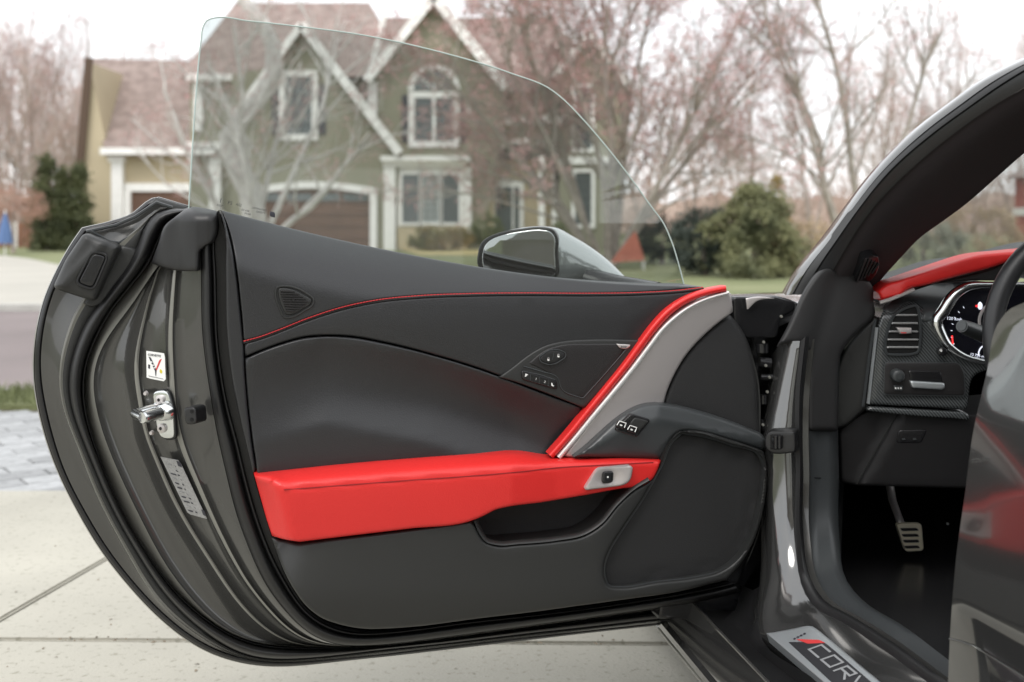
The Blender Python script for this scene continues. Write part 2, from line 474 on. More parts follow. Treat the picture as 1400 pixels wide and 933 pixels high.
# far driveway
fd = MB(); b = 0
fdp = [(-9.5, 13.602), (-5.0, 13.602), (-4.5, 40.2), (-14, 40.2), (-9.0, 24)]
fd.v = [(x, y, .0) for x, y in fdp]; fd.f = [tuple(range(len(fdp)))]
far_drive = link('far_driveway', fd.v, fd.f, mat('far_concrete', (.44, .42, .37), .85, noise=(.6, .08)), smooth=False)
tag(far_drive, 'pale concrete drive up to the garages across the street', kind='structure')
fl2 = []
for a_, b_ in ((-700, 417.3), (400, 417.3), (200, 390), (130, 372), (85, 363.5), (40, 354), (0, 349.5), (-250, 342), (-700, 345)):
    v_ = PZ(a_, b_, 0); fl2.append((v_.x, max(v_.y, 13.602), .006))
o = link('side_drive', fl2, [tuple(range(len(fl2)))], MATS['far_concrete'], smooth=False); tag(o, 'pale concrete drive running off to the left across the street', kind='structure')
lawn = link('lawn', [(-60, 13.6, -.008), (80, 13.6, -.008), (80, 120, -.008), (-60, 120, -.008)], [(0, 1, 2, 3)],
            mat('far_lawn', (.20, .235, .10), .9, noise=(.5, .22, (.27, .28, .15)), bump=(40, .8, .03)), smooth=False)
tag(lawn, 'wide pale green lawn of the house across the street', kind='structure')
ld = MB(); ld.v = [(-60, 6.75-.55, -.004), (60, 6.2, -.004)]; 
# blades on the verge and lawn edge
gv, gf = [], []
rg = random.Random(5)
for i in range(9000):
    x = rg.uniform(-4.5, 1.5); y = rg.uniform(6.21, 6.76); hgt = rg.uniform(.03, .075); a = rg.uniform(0, 6.28)
    dx, dy = math.cos(a) * .005, math.sin(a) * .005; k = len(gv)
    gv += [(x-dx, y-dy, 0), (x+dx, y+dy, 0), (x + rg.uniform(-.03, .03), y + rg.uniform(-.03, .03), hgt)]; gf.append((k, k+1, k+2))
o = link('grass', gv, gf, blade_m, smooth=False); tag(o, 'short green grass on the narrow verge by the street', 'grass', kind='stuff')
# straw coloured bed in front of the house
o = link('planting_bed', [(-2.7, 33.2, .02), (-.6, 33.2, .02), (.2, 39.9, .02), (-3.9, 39.9, .02)], [(0, 1, 2, 3)], straw, smooth=False)
tag(o, 'straw coloured bed below the bay window', kind='structure')

# =================================================================== HOUSE
HD = 41.0; HS = HD / F
def X(px): return (px - CX) * HS
def Z(py): return 1 + (HY - py) * HS
siding = mat('sage_siding', (.27, .262, .19), .75, noise=(.4, .08)); siding_l = mat('tan_siding', (.50, .425, .29), .75, noise=(.4, .08))
def boards(m, sc=34, st=.6):
    t = m.node_tree; b = t.nodes['Principled BSDF']; g = t.nodes.new('ShaderNodeTexCoord')
    wv = t.nodes.new('ShaderNodeTexWave'); wv.bands_direction = 'Z'; wv.wave_profile = 'SAW'; wv.inputs['Scale'].default_value = sc / 20
    t.links.new(g.outputs['Object'], wv.inputs['Vector']); bp = t.nodes.new('ShaderNodeBump'); bp.inputs['Strength'].default_value = st; bp.inputs['Distance'].default_value = .02
    t.links.new(wv.outputs['Fac'], bp.inputs['Height']); t.links.new(bp.outputs['Normal'], b.inputs['Normal'])
boards(siding); boards(siding_l)
trim_w = mat('white_trim', (.86, .85, .82), .6, noise=(6, .05))
roof_m = mat('brown_shingle', (.27, .205, .18), .9, noise=(2.5, .25, (.36, .285, .255)), bump=(14, .8, .03))
gdoor_m = mat('brown_garage_door', (.13, .07, .045), .6, noise=(1.5, .15))
pane_m = mat('window_pane', (.10, .12, .12), .08, spec=.9); pane_l = mat('curtained_pane', (.34, .37, .36), .15)
shut_m = mat('dark_shutter', (.045, .045, .055), .6)
soffit_m = mat('dark_barge', (.09, .055, .035), .7)
house = empty('house', (0, HD, 0)); tag(house, 'sage green two storey house with white trim, gables and brown garage door', 'house')
def hobj(mb, name, m, parent=None):
    o = mb.build(name, m, None); o.parent = parent or house
    # keep vertex coordinates in world while parent sits at the house foot
    pl = Vector((0, HD, 0))
    if parent is None: o.location = -pl
    return o
def poly(pts): return [(X(a), Z(b)) for a, b in pts]
# walls
hobj(MB().prism(poly([(122, 85), (146, 203), (290, 203), (290, 342), (118, 342), (112, 228)]), HD, HD + 9), 'left_wing_wall', siding_l)
hobj(MB().prism(poly([(262, 108), (560, 108), (560, 342), (262, 342)]), HD - .2, HD + 10), 'main_wall', siding)
hobj(MB().prism(poly([(330, 108), (380, 100), (425, 45), (552, 215), (540, 342), (330, 342)]), HD - 1.4, HD), 'garage_gable_wall', siding)
hobj(MB().prism(poly([(497, 125), (597, 8), (695, 130), (660, 342), (540, 342), (540, 215)]), HD - .9, HD), 'centre_gable_wall', siding)
hobj(MB().prism(poly([(640, 125), (835, 125), (835, 342), (640, 342)]), HD + .3, HD + 10), 'right_wall', siding_l)
hobj(MB().prism(poly([(745, 125), (803, 50), (860, 125), (845, 342), (765, 342)]), HD - .5, HD + .3), 'right_gable_wall', siding)
# roofs
def hip(name, pxl, pxr, pye, rl, rr, pyr, y0, y1):
    xl, xr, ze, zr = X(pxl), X(pxr), Z(pye), Z(pyr); ym = (y0 + y1) / 2
    # ridge height corrected for its own distance
    zr = 1 + (HY - pyr) / F * ym; xrl = (rl - CX) / F * ym; xrr = (rr - CX) / F * ym
    mb = MB(); mb.v = [(xl, y0, ze), (xr, y0, ze), (xr, y1, ze), (xl, y1, ze), (xrl, ym, zr), (xrr, ym, zr)]
    mb.f = [(0, 1, 5, 4), (1, 2, 5), (2, 3, 4, 5), (3, 0, 4), (0, 3, 2, 1)]
    return hobj(mb, name, roof_m)
hip('main_roof', 250, 560, 108, 322, 505, 4, HD - .6, HD + 10.4)
hip('right_roof', 470, 850, 126, 526, 752, 24, HD - .1, HD + 9)
def slope(name, pts, m=roof_m, th=.12):
    """roof plane from four (px, py, y) corners"""
    v = [((a - CX) / F * y, y, 1 + (HY - b) / F * y) for a, b, y in pts]
    mb = MB(); mb.v = v + [(x, y, z - th) for x, y, z in v]; n = len(v)
    mb.f = [tuple(range(n)), tuple(range(2*n-1, n-1, -1))] + [(i, (i+1) % n, n+(i+1) % n, n+i) for i in range(n)]
    return hobj(mb, name, m)
slope('left_roof', [(143, 209, HD - .6), (300, 209, HD - .6), (285, 84, HD + 4.5), (124, 80, HD + 4.5)])
for nm, a, b_, c, d0 in (('garage_gable_roof', (332, 168), (425, 42), (554, 216), 1.8), ('centre_gable_roof', (498, 126), (597, 4), (697, 132), 1.3), ('right_gable_roof', (742, 128), (803, 46), (864, 128), .9)):
    for s_, e in ((a, b_), (b_, c)):
        mb = MB(); A = (X(s_[0]), Z(s_[1])); B = (X(e[0]), Z(e[1]))
        mb.v = [(A[0], HD-d0, A[1]), (B[0], HD-d0, B[1]), (B[0], HD+4, B[1]), (A[0], HD+4, A[1])]
        mb.v += [(x, y, z - .1) for x, y, z in mb.v]
        mb.f = [(0, 1, 2, 3), (4, 7, 6, 5), (0, 4, 5, 1), (1, 5, 6, 2), (2, 6, 7, 3), (3, 7, 4, 0)]
        hobj(mb, nm, roof_m)
# rakes / barge boards
def rake(a, b_, dy, wd=.26, m=trim_w, name='rake_board'):
    hobj(MB().bar((X(a[0]), HD - dy, Z(a[1])), (X(b_[0]), HD - dy, Z(b_[1])), wd, .10), name, m)
rake((425, 46), (553, 214), 1.8, .30); rake((425, 46), (338, 165), 1.8, .24)
rake((597, 6), (507, 117), 1.3, .30); rake((597, 6), (692, 126), 1.3, .34)
rake((803, 50), (748, 122), .9, .24); rake((803, 50), (858, 124), .9, .24)
rake((530, 28), (512, 104), 1.0, .2)
rake((124, 80), (111, 228), .1, .28, soffit_m, 'barge_board')
rake((640, 150), (655, 172), .92, .12)
# trim boxes (px rectangles): name, x0, y0, x1, y1, y front, depth
def tb(x0, y0, x1, y1, dy, dep=.15, name='trim_board', m=trim_w, parent=None):
    return hobj(MB().box(X(x0), X(x1), HD - dy - dep, HD - dy, Z(y1), Z(y0)), name, m, parent)
tb(146, 204, 300, 213, .5, .2, 'eave_board'); tb(262, 104, 356, 113, .3, .4, 'eave_board')
tb(268, 113, 280, 180, .2, .12, 'corner_board'); tb(156, 213, 171, 342, .01, .3, 'column'); tb(153, 213, 174, 222, .01, .4, 'capital')
tb(290, 205, 306, 342, .2, .25, 'column'); tb(262, 196, 310, 206, .2, .5, 'eave_board')
tb(180, 262, 288, 342, .0, .04, 'garage_door', gdoor_m); tb(172, 251, 290, 262, .0, .14, 'door_head'); tb(171, 262, 180, 342, .0, .14, 'door_jamb')
tb(508, 117, 520, 172, .95, .12, 'corner_board')
# big garage door with arched head
gd = tb(362, 262, 512, 342, 1.40, .03, 'garage_door', gdoor_m)
for i in range(4):
    x0 = 366 + i * 37
    q = tb(x0, 266, x0 + 33, 276, 1.432, .02, 'door_window', pane_m)
for i in range(1, 5): tb(362, 262 + i * 16, 512, 263 + i * 16, 1.433, .02, 'door_rail', mat('door_rail_brown', (.09, .05, .035), .6) if i == 1 else MATS['door_rail_brown'])
arch = MB(); pts = []
for i in range(13):
    t = i / 12; px = 352 + (522 - 352) * t; py = 266 - 9 * math.sin(math.pi * t) - 2
    pts.append((px, py))
for a, b_ in zip(pts[:-1], pts[1:]): arch.bar((X(a[0]), HD - 1.42, Z(a[1])), (X(b_[0]), HD - 1.42, Z(b_[1])), .24, .14)
hobj(arch, 'arched_head', trim_w)
tb(513, 262, 522, 342, 1.40, .15, 'door_jamb'); tb(352, 262, 361, 342, 1.40, .15, 'door_jamb')
tb(531, 220, 546, 342, 1.1, .4, 'column'); tb(528, 217, 646, 224, .95, .8, 'cornice'); tb(530, 224, 640, 231, .95, .6, 'cornice')
# windows
def window(x0, y0, x1, y1, dy, nx=1, ny=3, fr=6, m=pane_m, archtop=False, parent=None):
    w_ = tb(x0 + fr, y0 + fr, x1 - fr, y1 - fr, dy, .03, 'window', m)
    fm = MB()
    A = lambda a, b_, c, d_: fm.box(X(a), X(c), HD - dy - .12, HD - dy - .001, Z(d_), Z(b_))
    A(x0, y0, x0 + fr, y1); A(x1 - fr, y0, x1, y1); A(x0 + fr, y1 - fr, x1 - fr, y1)
    if not archtop: A(x0 + fr, y0, x1 - fr, y0 + fr)
    f_ = hobj(fm, 'window_frame', trim_w)
    mm = MB(); wd = (x1 - x0 - 2*fr) / nx
    for i in range(1, nx): mm.box(X(x0+fr+wd*i-2), X(x0+fr+wd*i+2), HD-dy-.11, HD-dy-.031, Z(y1-fr), Z(y0+fr))
    hobj(mm, 'mullion', trim_w) if nx > 1 else None
    mt = MB()
    for i in range(nx):
        for c in (1/3, 2/3):
            cxx = x0 + fr + wd * (i + c); mt.box(X(cxx-.4), X(cxx+.4), HD-dy-.05, HD-dy-.031, Z(y1-fr), Z(y0+fr))
    for j in range(1, ny + 2):
        yy = y0 + fr + (y1 - y0 - 2*fr) * j / (ny + 2); mt.box(X(x0+fr), X(x1-fr), HD-dy-.052, HD-dy-.032, Z(yy+.4), Z(yy-.4))
    hobj(mt, 'muntin', shut_m)
window(393, 104, 444, 196, 1.4, 1, 4, 8)
tb(383, 116, 392, 188, 1.4, .05, 'shutter', shut_m); tb(445, 122, 454, 188, 1.4, .05, 'shutter', shut_m)
# arched window
window(562, 130, 630, 204, .9, 2, 3, 8)
hv = MB(); ar = MB()
cpx, cpy = 596, 128
semi = [(X(cpx + 27 * math.cos(t)), Z(cpy - 27 * math.sin(t))) for t in [math.pi * i / 14 for i in range(15)]]
hobj(MB().prism(semi, HD - .93, HD - .9), 'arched_pane', pane_m)
for i in range(14):
    t0, t1 = math.pi * i / 14, math.pi * (i + 1.03) / 14
    ar.bar((X(cpx + 31*math.cos(t0)), HD - .9, Z(cpy - 31*math.sin(t0))), (X(cpx + 31*math.cos(t1)), HD - .9, Z(cpy - 31*math.sin(t1))), .2, .12)
for t in (.25, .5, .75):
    ar.bar((X(cpx), HD-.93, Z(cpy)), (X(cpx + 28*math.cos(math.pi*t)), HD-.93, Z(cpy - 28*math.sin(math.pi*t))), .04, .03)
hobj(ar, 'arched_frame', trim_w)
tb(553, 134, 561, 197, .9, .05, 'shutter', shut_m); tb(631, 138, 638, 197, .9, .05, 'shutter', shut_m)
# bay window
hobj(MB().box(X(548), X(646), HD - 1.3, HD - .9, Z(318), Z(231)), 'bay_wall', trim_w)
for x0, x1, m_ in ((555, 577, pane_m), (581, 604, pane_l), (608, 630, pane_m)):
    window(x0 - 3, 238, x1 + 3, 308, 1.3, 1, 6, 3, m_)
tb(548, 310, 640, 340, 1.3, .05, 'stone_base', siding_l)
# entry
tb(668, 246, 716, 342, -.3, .12, 'door_surround'); tb(678, 256, 700, 340, -.18, .03, 'front_door', pane_m); tb(703, 256, 710, 340, -.18, .03, 'side_light', pane_m)
hobj(MB().box(X(655), X(676), HD - .7, HD - .5, Z(342), Z(215)), 'entry_pier', siding_l)
tb(654, 212, 680, 226, .5, .3, 'capital')
tb(736, 215, 744, 342, .3, .2, 'column'); tb(754, 150, 764, 342, .3, .2, 'column')
ar = MB()
for i in range(12):
    t0, t1 = math.pi * i / 12, math.pi * (i + 1.04) / 12
    ar.bar((X(717 + 45*math.cos(t0)), HD - .3, Z(218 - 24*math.sin(t0))), (X(717 + 45*math.cos(t1)), HD - .3, Z(218 - 24*math.sin(t1))), .2, .2)
hobj(ar, 'entry_arch', trim_w)
hobj(MB().prism([(X(717 + 42*math.cos(math.pi*i/12)), Z(218 - 22*math.sin(math.pi*i/12))) for i in range(13)], HD + .05, HD + .28), 'arched_pane', pane_m)
tb(655, 160, 775, 172, .3, .3, 'eave_board')
window(780, 118, 812, 210, .5, 1, 4, 5); window(780, 232, 812, 312, .5, 1, 4, 5); tb(765, 216, 850, 226, .5, .2, 'cornice')
tb(688, 262, 694, 282, -.14, .04, 'wreath', mat('wreath_green', (.10, .09, .05), .8))

# =================================================================== VEGETATION
bark_g = mat('hazed_grey_bark', (.37, .33, .29), .85, noise=(6, .25)); bark_d = mat('hazed_bark', (.36, .30, .27), .85, noise=(6, .25))  # bark lightened to stand for overexposure and haze
bud_m = mat('red_buds', (.50, .255, .245), .7, noise=(1.5, .25, (.58, .38, .35))); bud_p = mat('pale_pink_buds', (.58, .38, .34), .7, noise=(1.2, .2))
twig_m = mat('pale_twigs', (.50, .42, .37), .8)

class Tree:
    def __init__(s, seed): s.r = random.Random(seed); s.tr = ([], []); s.br = ([], []); s.bu = ([], [])
    def tube(s, buf, pts, r0, r1, sides):
        v, f = buf; n = len(pts); base = len(v)
        for i, p in enumerate(pts):
            t = (pts[min(i+1, n-1)] - pts[max(i-1, 0)]).normalized()
            a = t.cross(Vector((.31, .91, .2))).normalized(); b = t.cross(a); rr = r0 + (r1 - r0) * i / (n - 1)
            for k in range(sides):
                th = 2*math.pi*k/sides; v.append(tuple(p + (a*math.cos(th) + b*math.sin(th)) * rr))
        for i in range(n - 1):
            for k in range(sides):
                k2 = (k+1) % sides; f.append((base+i*sides+k, base+i*sides+k2, base+(i+1)*sides+k2, base+(i+1)*sides+k))
    def walk(s, p, d, L, n, wob, up):
        pts = [p.copy()]; d = d.normalized()
        for i in range(n):
            d = (d + Vector((s.r.gauss(0, wob), s.r.gauss(0, wob), s.r.gauss(0, wob) + up))).normalized()
            p = p + d * (L / n); pts.append(p.copy())
        return pts
    def grow(s, p, d, L, r0, lvl, nch, buds, up=.06):
        n = (7, 5, 4, 3)[min(lvl, 3)]
        pts = s.walk(p, d, L, n, .10 + .035 * lvl, up)
        buf = s.tr if lvl == 0 else s.br
        s.tube(buf, pts, r0, r0 * .35, (7, 5, 4, 3)[min(lvl, 3)])
        if lvl >= len(nch):
            for _ in range(buds * 2):
                q = pts[s.r.randrange(1, len(pts))] + Vector([s.r.gauss(0, .05) for _ in range(3)])
                a = Vector([s.r.gauss(0, 1) for _ in range(3)]).normalized() * s.r.uniform(.015, .036); b = a.orthogonal().normalized() * a.length * s.r.uniform(.6, 1)
                k = len(s.bu[0]); s.bu[0].extend([tuple(q - a), tuple(q + b), tuple(q + a), tuple(q - b)]); s.bu[1].append((k, k+1, k+2, k+3))
            return
        for i in range(nch[lvl]):
            t = s.r.uniform(.22, 1.0); idx = min(int(t * n), n - 1); q = pts[idx].lerp(pts[idx+1], t * n - idx)
            ax = (pts[idx+1] - pts[idx]).normalized(); side = ax.cross(Vector([s.r.gauss(0, 1) for _ in range(3)])).normalized()
            ang = s.r.uniform(.45, .95); dd = ax * math.cos(ang) + side * math.sin(ang) + Vector((0, 0, .12))
            s.grow(q, dd, L * s.r.uniform(.38, .62) * (1.15 - .5 * t), r0 * .42 * (1.1 - .4 * t), lvl + 1, nch, buds, up)
    def meshes(s, bark, budm):
        out = []
        for nm, buf, m in (('trunk', s.tr, bark), ('branches', s.br, bark if budm is not bud_p else twig_m), ('crown', s.bu, budm)):
            if not buf[0]: continue
            me = bpy.data.meshes.new(nm); me.from_pydata(buf[0], [], buf[1]); me.materials.append(m); me.shade_smooth(); out.append((nm, me))
        return out
def place(ms, name, loc, label, cat='tree', group=None, rz=0, sc=1.0):
    r = empty(name, loc); r.rotation_euler.z = rz; r.scale = (sc, sc, sc) if not hasattr(sc, '__len__') else sc
    tag(r, label, cat, group)
    for nm, me in ms:
        o = bpy.data.objects.new(nm, me); COL.objects.link(o); o.parent = r
    return r
def gnd(px, d): return ((px - CX) / F * d, d, -.01)

# large multi-stemmed redbud on the right of the house
T = Tree(11)
for a, l, th in ((0, 6.8, .12), (.9, 6.6, .30), (1.9, 6.2, .42), (2.8, 6.8, .34), (3.7, 6.0, .55), (4.6, 6.8, .25), (5.5, 6.5, .5), (.3, 5.6, .75), (3.2, 5.6, .8), (2.4, 5.0, .95)):
    T.grow(Vector((math.cos(a)*.12, math.sin(a)*.12, 0)), Vector((math.cos(a)*th, math.sin(a)*th, 1)), l, .08, 0, (11, 8, 5), 6, up=.03)
place(T.meshes(bark_g, bud_m), 'redbud_tree', gnd(832, 25), 'large many stemmed tree with red buds hiding the right end of the house')
# tree behind the pillar
T = Tree(5)
for a, l, th in ((0, 7.0, .12), (2.6, 6.6, .38), (3.6, 5.8, .55), (.6, 5.6, .4)):
    T.grow(Vector((math.cos(a)*.1, math.sin(a)*.1, 0)), Vector((math.cos(a)*th, math.sin(a)*th*.6, 1)), l, .085, 0, (10, 6, 5), 3, up=.05)
place(T.meshes(bark_g, bud_m), 'bare_tree', gnd(1172, 24), 'bare forked tree with a few pink buds beside the windscreen pillar')
# pale small tree in front of the garage
T = Tree(23)
for a, l, th in ((2.9, 5.6, .30), (.2, 5.8, .45), (3.4, 4.6, .95), (-.3, 4.4, 1.0), (1.6, 5.2, .3), (4.4, 5.0, .6)):
    T.grow(Vector((math.cos(a)*.08, math.sin(a)*.08, .35)), Vector((math.cos(a)*th, math.sin(a)*th, 1)), l, .10, 0, (8, 5, 3), 3, up=.04)
refl_limb = [(345,352),(348,300),(342,262),(318,215),(312,190),(332,160),(358,130),(373,105),(374,62),(358,30),(330,-2)]
o_ = Vector(gnd(352, 29)); sp = [P(a, b, 29 + .02*i) - o_ for i, (a, b) in enumerate(refl_limb)]
T.tube(T.tr, sp, .34, .17, 8)  # S-shaped limb models the pale reflection in the side glass
T.tube(T.tr, [Vector((.03, 0, -.1)), Vector((0, 0, .2)), Vector((-.02, 0, .5))], .2, .15, 8)
place(T.meshes(mat('pale_bark', (.56, .54, .51), .8, noise=(5, .2)), bud_m), 'garden_tree', gnd(352, 29), 'pale low forking tree with red buds before the garage, S limb a window reflection')
# distant bare trees
kinds = []
for sd_ in (31, 32, 33, 34):
    T = Tree(sd_); rr = T.r
    for k in range(3):
        a = rr.uniform(0, 6.28); th = rr.uniform(.05, .35)
        T.grow(Vector((0, 0, 0)), Vector((math.cos(a)*th, math.sin(a)*th, 1)), rr.uniform(9, 12), .10, 0, (9, 7, 5), 4, up=.04)
    kinds.append(T.meshes(bark_d, bud_p if sd_ % 2 else bud_m))
rr = random.Random(9)
where = [(-120, 62), (-60, 50), (-15, 66), (35, 56), (75, 70), (120, 60), (165, 72), (215, 64), (262, 75), (560, 85), (700, 72), (760, 62), (880, 60), (945, 54), (1035, 48), (1110, 45),
         (1205, 50), (1300, 52), (1390, 46), (1440, 58), (1500, 50), (1010, 80), (1330, 84), (10, 90), (150, 95), (-30, 47), (22, 46), (48, 50), (95, 49), (120, 74), (60, 82), (190, 84), (-90, 75), (1230, 78)]
for i, (px, d) in enumerate(where):
    place(kinds[i % 4], 'distant_tree', gnd(px, d), ('bare hazy pinkish tree in the woods left of the tan garage wing' if px < 270 else 'bare hazy tree rising behind the roof of the green house' if px < 860 else 'bare hazy tree in the woods right of the green house'), 'tree', ('bare trees left of the garage' if px < 270 else 'bare trees behind the house' if px < 860 else 'bare trees right of the house'), rr.uniform(0, 6.28), rr.uniform(.8, 1.05) if d > 55 else rr.uniform(.6, .8))
# undergrowth mass
uv, uf = [], []
for i in range(38000):
    px = rr.uniform(-200, 1600); d = rr.uniform(48, 100)
    if rr.random() < .5: px = rr.uniform(-200, 300) if rr.random() < .5 else rr.uniform(860, 1600)
    x, y, _ = gnd(px, d); z = abs(rr.gauss(0, 3.0)); a = Vector((rr.gauss(0, .35), rr.gauss(0, .2), abs(rr.gauss(.3, .5)))); b = Vector((rr.uniform(.02, .07), 0, rr.uniform(-.03, .03)))
    p = Vector((x, y, z)); k = len(uv); uv += [tuple(p), tuple(p + b), tuple(p + a)]; uf.append((k, k+1, k+2))
o = link('undergrowth', uv, uf, mat('undergrowth_twigs', (.42, .33, .27), .9, noise=(.3, .3, (.55, .38, .33))), smooth=False); tag(o, 'pinkish brown leafless undergrowth below the far trees', 'undergrowth', kind='stuff')
bank = []
for i in range(61):
    px = -400 + i * 40; x, y, _ = gnd(px, 102); bank += [(x, y, -.1), (x, y + 6, 3.2 + rr.uniform(-.7, .9))]
o = link('hill', bank, [(2*i, 2*i+2, 2*i+3, 2*i+1) for i in range(60)], mat('woodland_bank', (.38, .30, .25), .95, noise=(.35, .35)), smooth=False); tag(o, 'low brown wooded rise behind the gardens', kind='structure')

def foliage(seed, shape, n, size, m, trunk_h=.5, trunk_r=.08, asp=.5):
    r = random.Random(seed); v, f = [], []
    clumps = [shape(r) for _ in range(max(12, n // 60))]
    for i in range(n):
        c = Vector(r.choice(clumps)) + Vector([r.gauss(0, size * 1.6) for _ in range(3)])
        a = Vector([r.gauss(0, 1) for _ in range(3)]).normalized() * size * r.uniform(.5, 1.1); b = a.orthogonal().normalized() * a.length * asp
        k = len(v); v += [tuple(c - a), tuple(c + b), tuple(c + a), tuple(c - b)]; f.append((k, k+1, k+2, k+3))
    me = bpy.data.meshes.new('crown'); me.from_pydata(v, [], f); me.materials.append(m)
    T = Tree(seed); T.tube(T.tr, [Vector((0, 0, -.05)), Vector((.01, 0, trunk_h * .5)), Vector((0, 0, trunk_h))], trunk_r, trunk_r * .5, 6)
    mt = bpy.data.meshes.new('trunk'); mt.from_pydata(T.tr[0], [], T.tr[1]); mt.materials.append(bark_d)
    return [('crown', me), ('trunk', mt)]
def cone(h, r0, pw=1.0, zb=.1):
    def fn(r):
        z = r.random() ** 1.25; a = r.uniform(0, 6.28); rad = r0 * (1 - z) ** pw * math.sqrt(r.uniform(.25, 1)) * (.75 + .35 * math.sin(3*a + z*9))
        return (math.cos(a)*rad, math.sin(a)*rad, zb + z * h)
    return fn
def blob(rx, ry, rz, zb=0):
    def fn(r):
        while True:
            p = [r.uniform(-1, 1) for _ in range(3)]
            l = sum(q*q for q in p)
            if .25 < l < 1: return (p[0]*rx, p[1]*ry, zb + rz * (p[2] + 1))
    return fn
ever = mat('evergreen', (.07, .09, .04), .8, noise=(1.5, .4, (.11, .12, .045))); cedar = mat('cedar_green', (.085, .105, .045), .8, noise=(1.4, .4, (.22, .22, .10)))
dark_g = mat('dark_evergreen', (.05, .065, .05), .8, noise=(1.2, .4)); tan_m = mat('dry_tan_leaves', (.42, .32, .20), .8, noise=(1, .25)); russ = mat('russet_twigs', (.40, .24, .18), .8, noise=(1, .3))
hedge_g = mat('hedge_leaves', (.15, .19, .055), .8, noise=(.9, .3, (.30, .18, .08))); bush_g = mat('round_bush_leaves', (.11, .13, .05), .8, noise=(2, .3))
for px, top, r0, lab in ((62, 218, .62, 'pointed dark evergreen, tallest and leftmost of the three by the garage'), (86, 238, .55, 'dark evergreen in the middle of the three by the garage'), (108, 234, .62, 'dark evergreen standing closest to the tan garage wall')):
    d = 39; h_ = (HY + F/d - top) / F * d
    place(foliage(px, cone(h_, r0, .55), 5200, .075, ever, 1), 'evergreen_tree', gnd(px, d), lab)
d = 20.6; place(foliage(77, cone(1.5, 1.2, .45), 13000, .05, cedar, 1.2), 'cedar_tree', gnd(1032, d), 'shaggy yellow green cedar at the edge of the right lawn')
place(foliage(78, blob(.62, .5, .62), 6000, .045, dark_g, .5), 'dark_shrub', gnd(962, 21.2), 'dark green shrub just left of the cedar')
place(foliage(79, blob(.75, .5, .5), 3800, .045, tan_m, .5), 'tan_shrub', gnd(1098, 21.0), 'dry tan shrub between the cedar and the windscreen pillar')
place(foliage(80, cone(1.8, .6, .9), 1500, .05, mat('ochre_buds', (.34, .25, .09), .8, noise=(1, .3)), 1.4), 'ochre_shrub', gnd(1062, 24), 'thin ochre leaved shrub rising behind the cedar')
place(foliage(82, blob(.9, .7, .5, .1), 3500, .05, dark_g, .5), 'dark_shrub', gnd(905, 27), 'low dark shrub seen through the right end of the side window')
place(foliage(81, blob(1.1, .9, .62, .9), 3000, .06, russ, 1.6, .07, .25), 'weeping_tree', gnd(18, 36), 'small russet weeping tree over the blue parasol')
place(foliage(83, blob(1.15, .45, .42), 7000, .045, hedge_g, .3), 'clipped_hedge', gnd(603, 37.5), 'clipped green and rusty hedge under the bay window', 'hedge')
place(foliage(84, blob(.55, .5, .62), 3500, .045, bush_g, .3), 'round_bush', gnd(665, 38), 'round green bush between the hedge and the front door', 'bush')
place(foliage(85, blob(.6, .5, .5), 3000, .045, bush_g, .3), 'round_bush', gnd(766, 38), 'round green bush right of the front door', 'bush')
pale_g = mat('pale_shrub_leaves', (.26, .27, .20), .8, noise=(1, .3))
place(foliage(91, blob(.9, .6, .55), 3500, .05, pale_g, .4), 'pale_shrub', gnd(1262, 25), 'pale grey green shrub seen low through the windscreen')
place(foliage(92, blob(1.1, .6, .7), 3500, .05, tan_m, .4), 'tan_shrub', gnd(1345, 27), 'tan leafless shrub seen through the windscreen above the red dash')
# blue parasol (closed), fence, boxes
pr = empty('parasol', gnd(7, 34)); tag(pr, 'closed blue parasol at the far left edge', 'parasol')
blue = mat('blue_canvas', (.10, .17, .34), .8)
mb = []; rows = []
for z, r_ in ((.35, .20), (.6, .17), (.9, .12), (1.25, .03)):
    rows.append([(r_*(1+.18*(k % 2))*math.cos(k*math.pi/6), r_*(1+.18*(k % 2))*math.sin(k*math.pi/6), z) for k in range(13)])
loft('canopy', rows, blue, pr); tube('pole', [(0, 0, 0), (0, 0, 1.35)], .025, trim_w, pr)
fr_ = empty('garden_fence', gnd(40, 44)); tag(fr_, 'low wooden garden fence left of the evergreens', 'fence')
fw = mat('fence_brown', (.22, .11, .07), .8, noise=(2, .3))
for i in range(16): MB().box(-2.0 + i*.26, -1.78 + i*.26, 0, .04, 0, .95 + .04*(i % 2)).build('plank', fw if i % 5 else trim_w, fr_)
for z in (.25, .75): MB().box(-2.05, 2.2, .045, .09, z, z+.08).build('rail', fw, fr_)
# red pitched thing on the lawn
rt = empty('red_pyramid', gnd(860, 24)); tag(rt, 'small red pyramid on the lawn under the big tree', 'tent')
rd = mat('red_matte', (.34, .10, .06), .7, noise=(4, .15))
link('pyramid_faces', [(-.42, -.2, .15), (.30, -.3, .2), (.34, .4, .2), (-.35, .4, .15), (.13, .0, .82)], [(0, 1, 4), (1, 2, 4), (2, 3, 4), (3, 0, 4), (3, 2, 1, 0)], rd, rt, smooth=False)
for q in ((-.40, -.2), (.28, -.28), (.32, .38), (-.33, .38)): tube('leg', [(q[0], q[1], 0), (q[0], q[1], .18)], .015, trim_w, rt, 5)
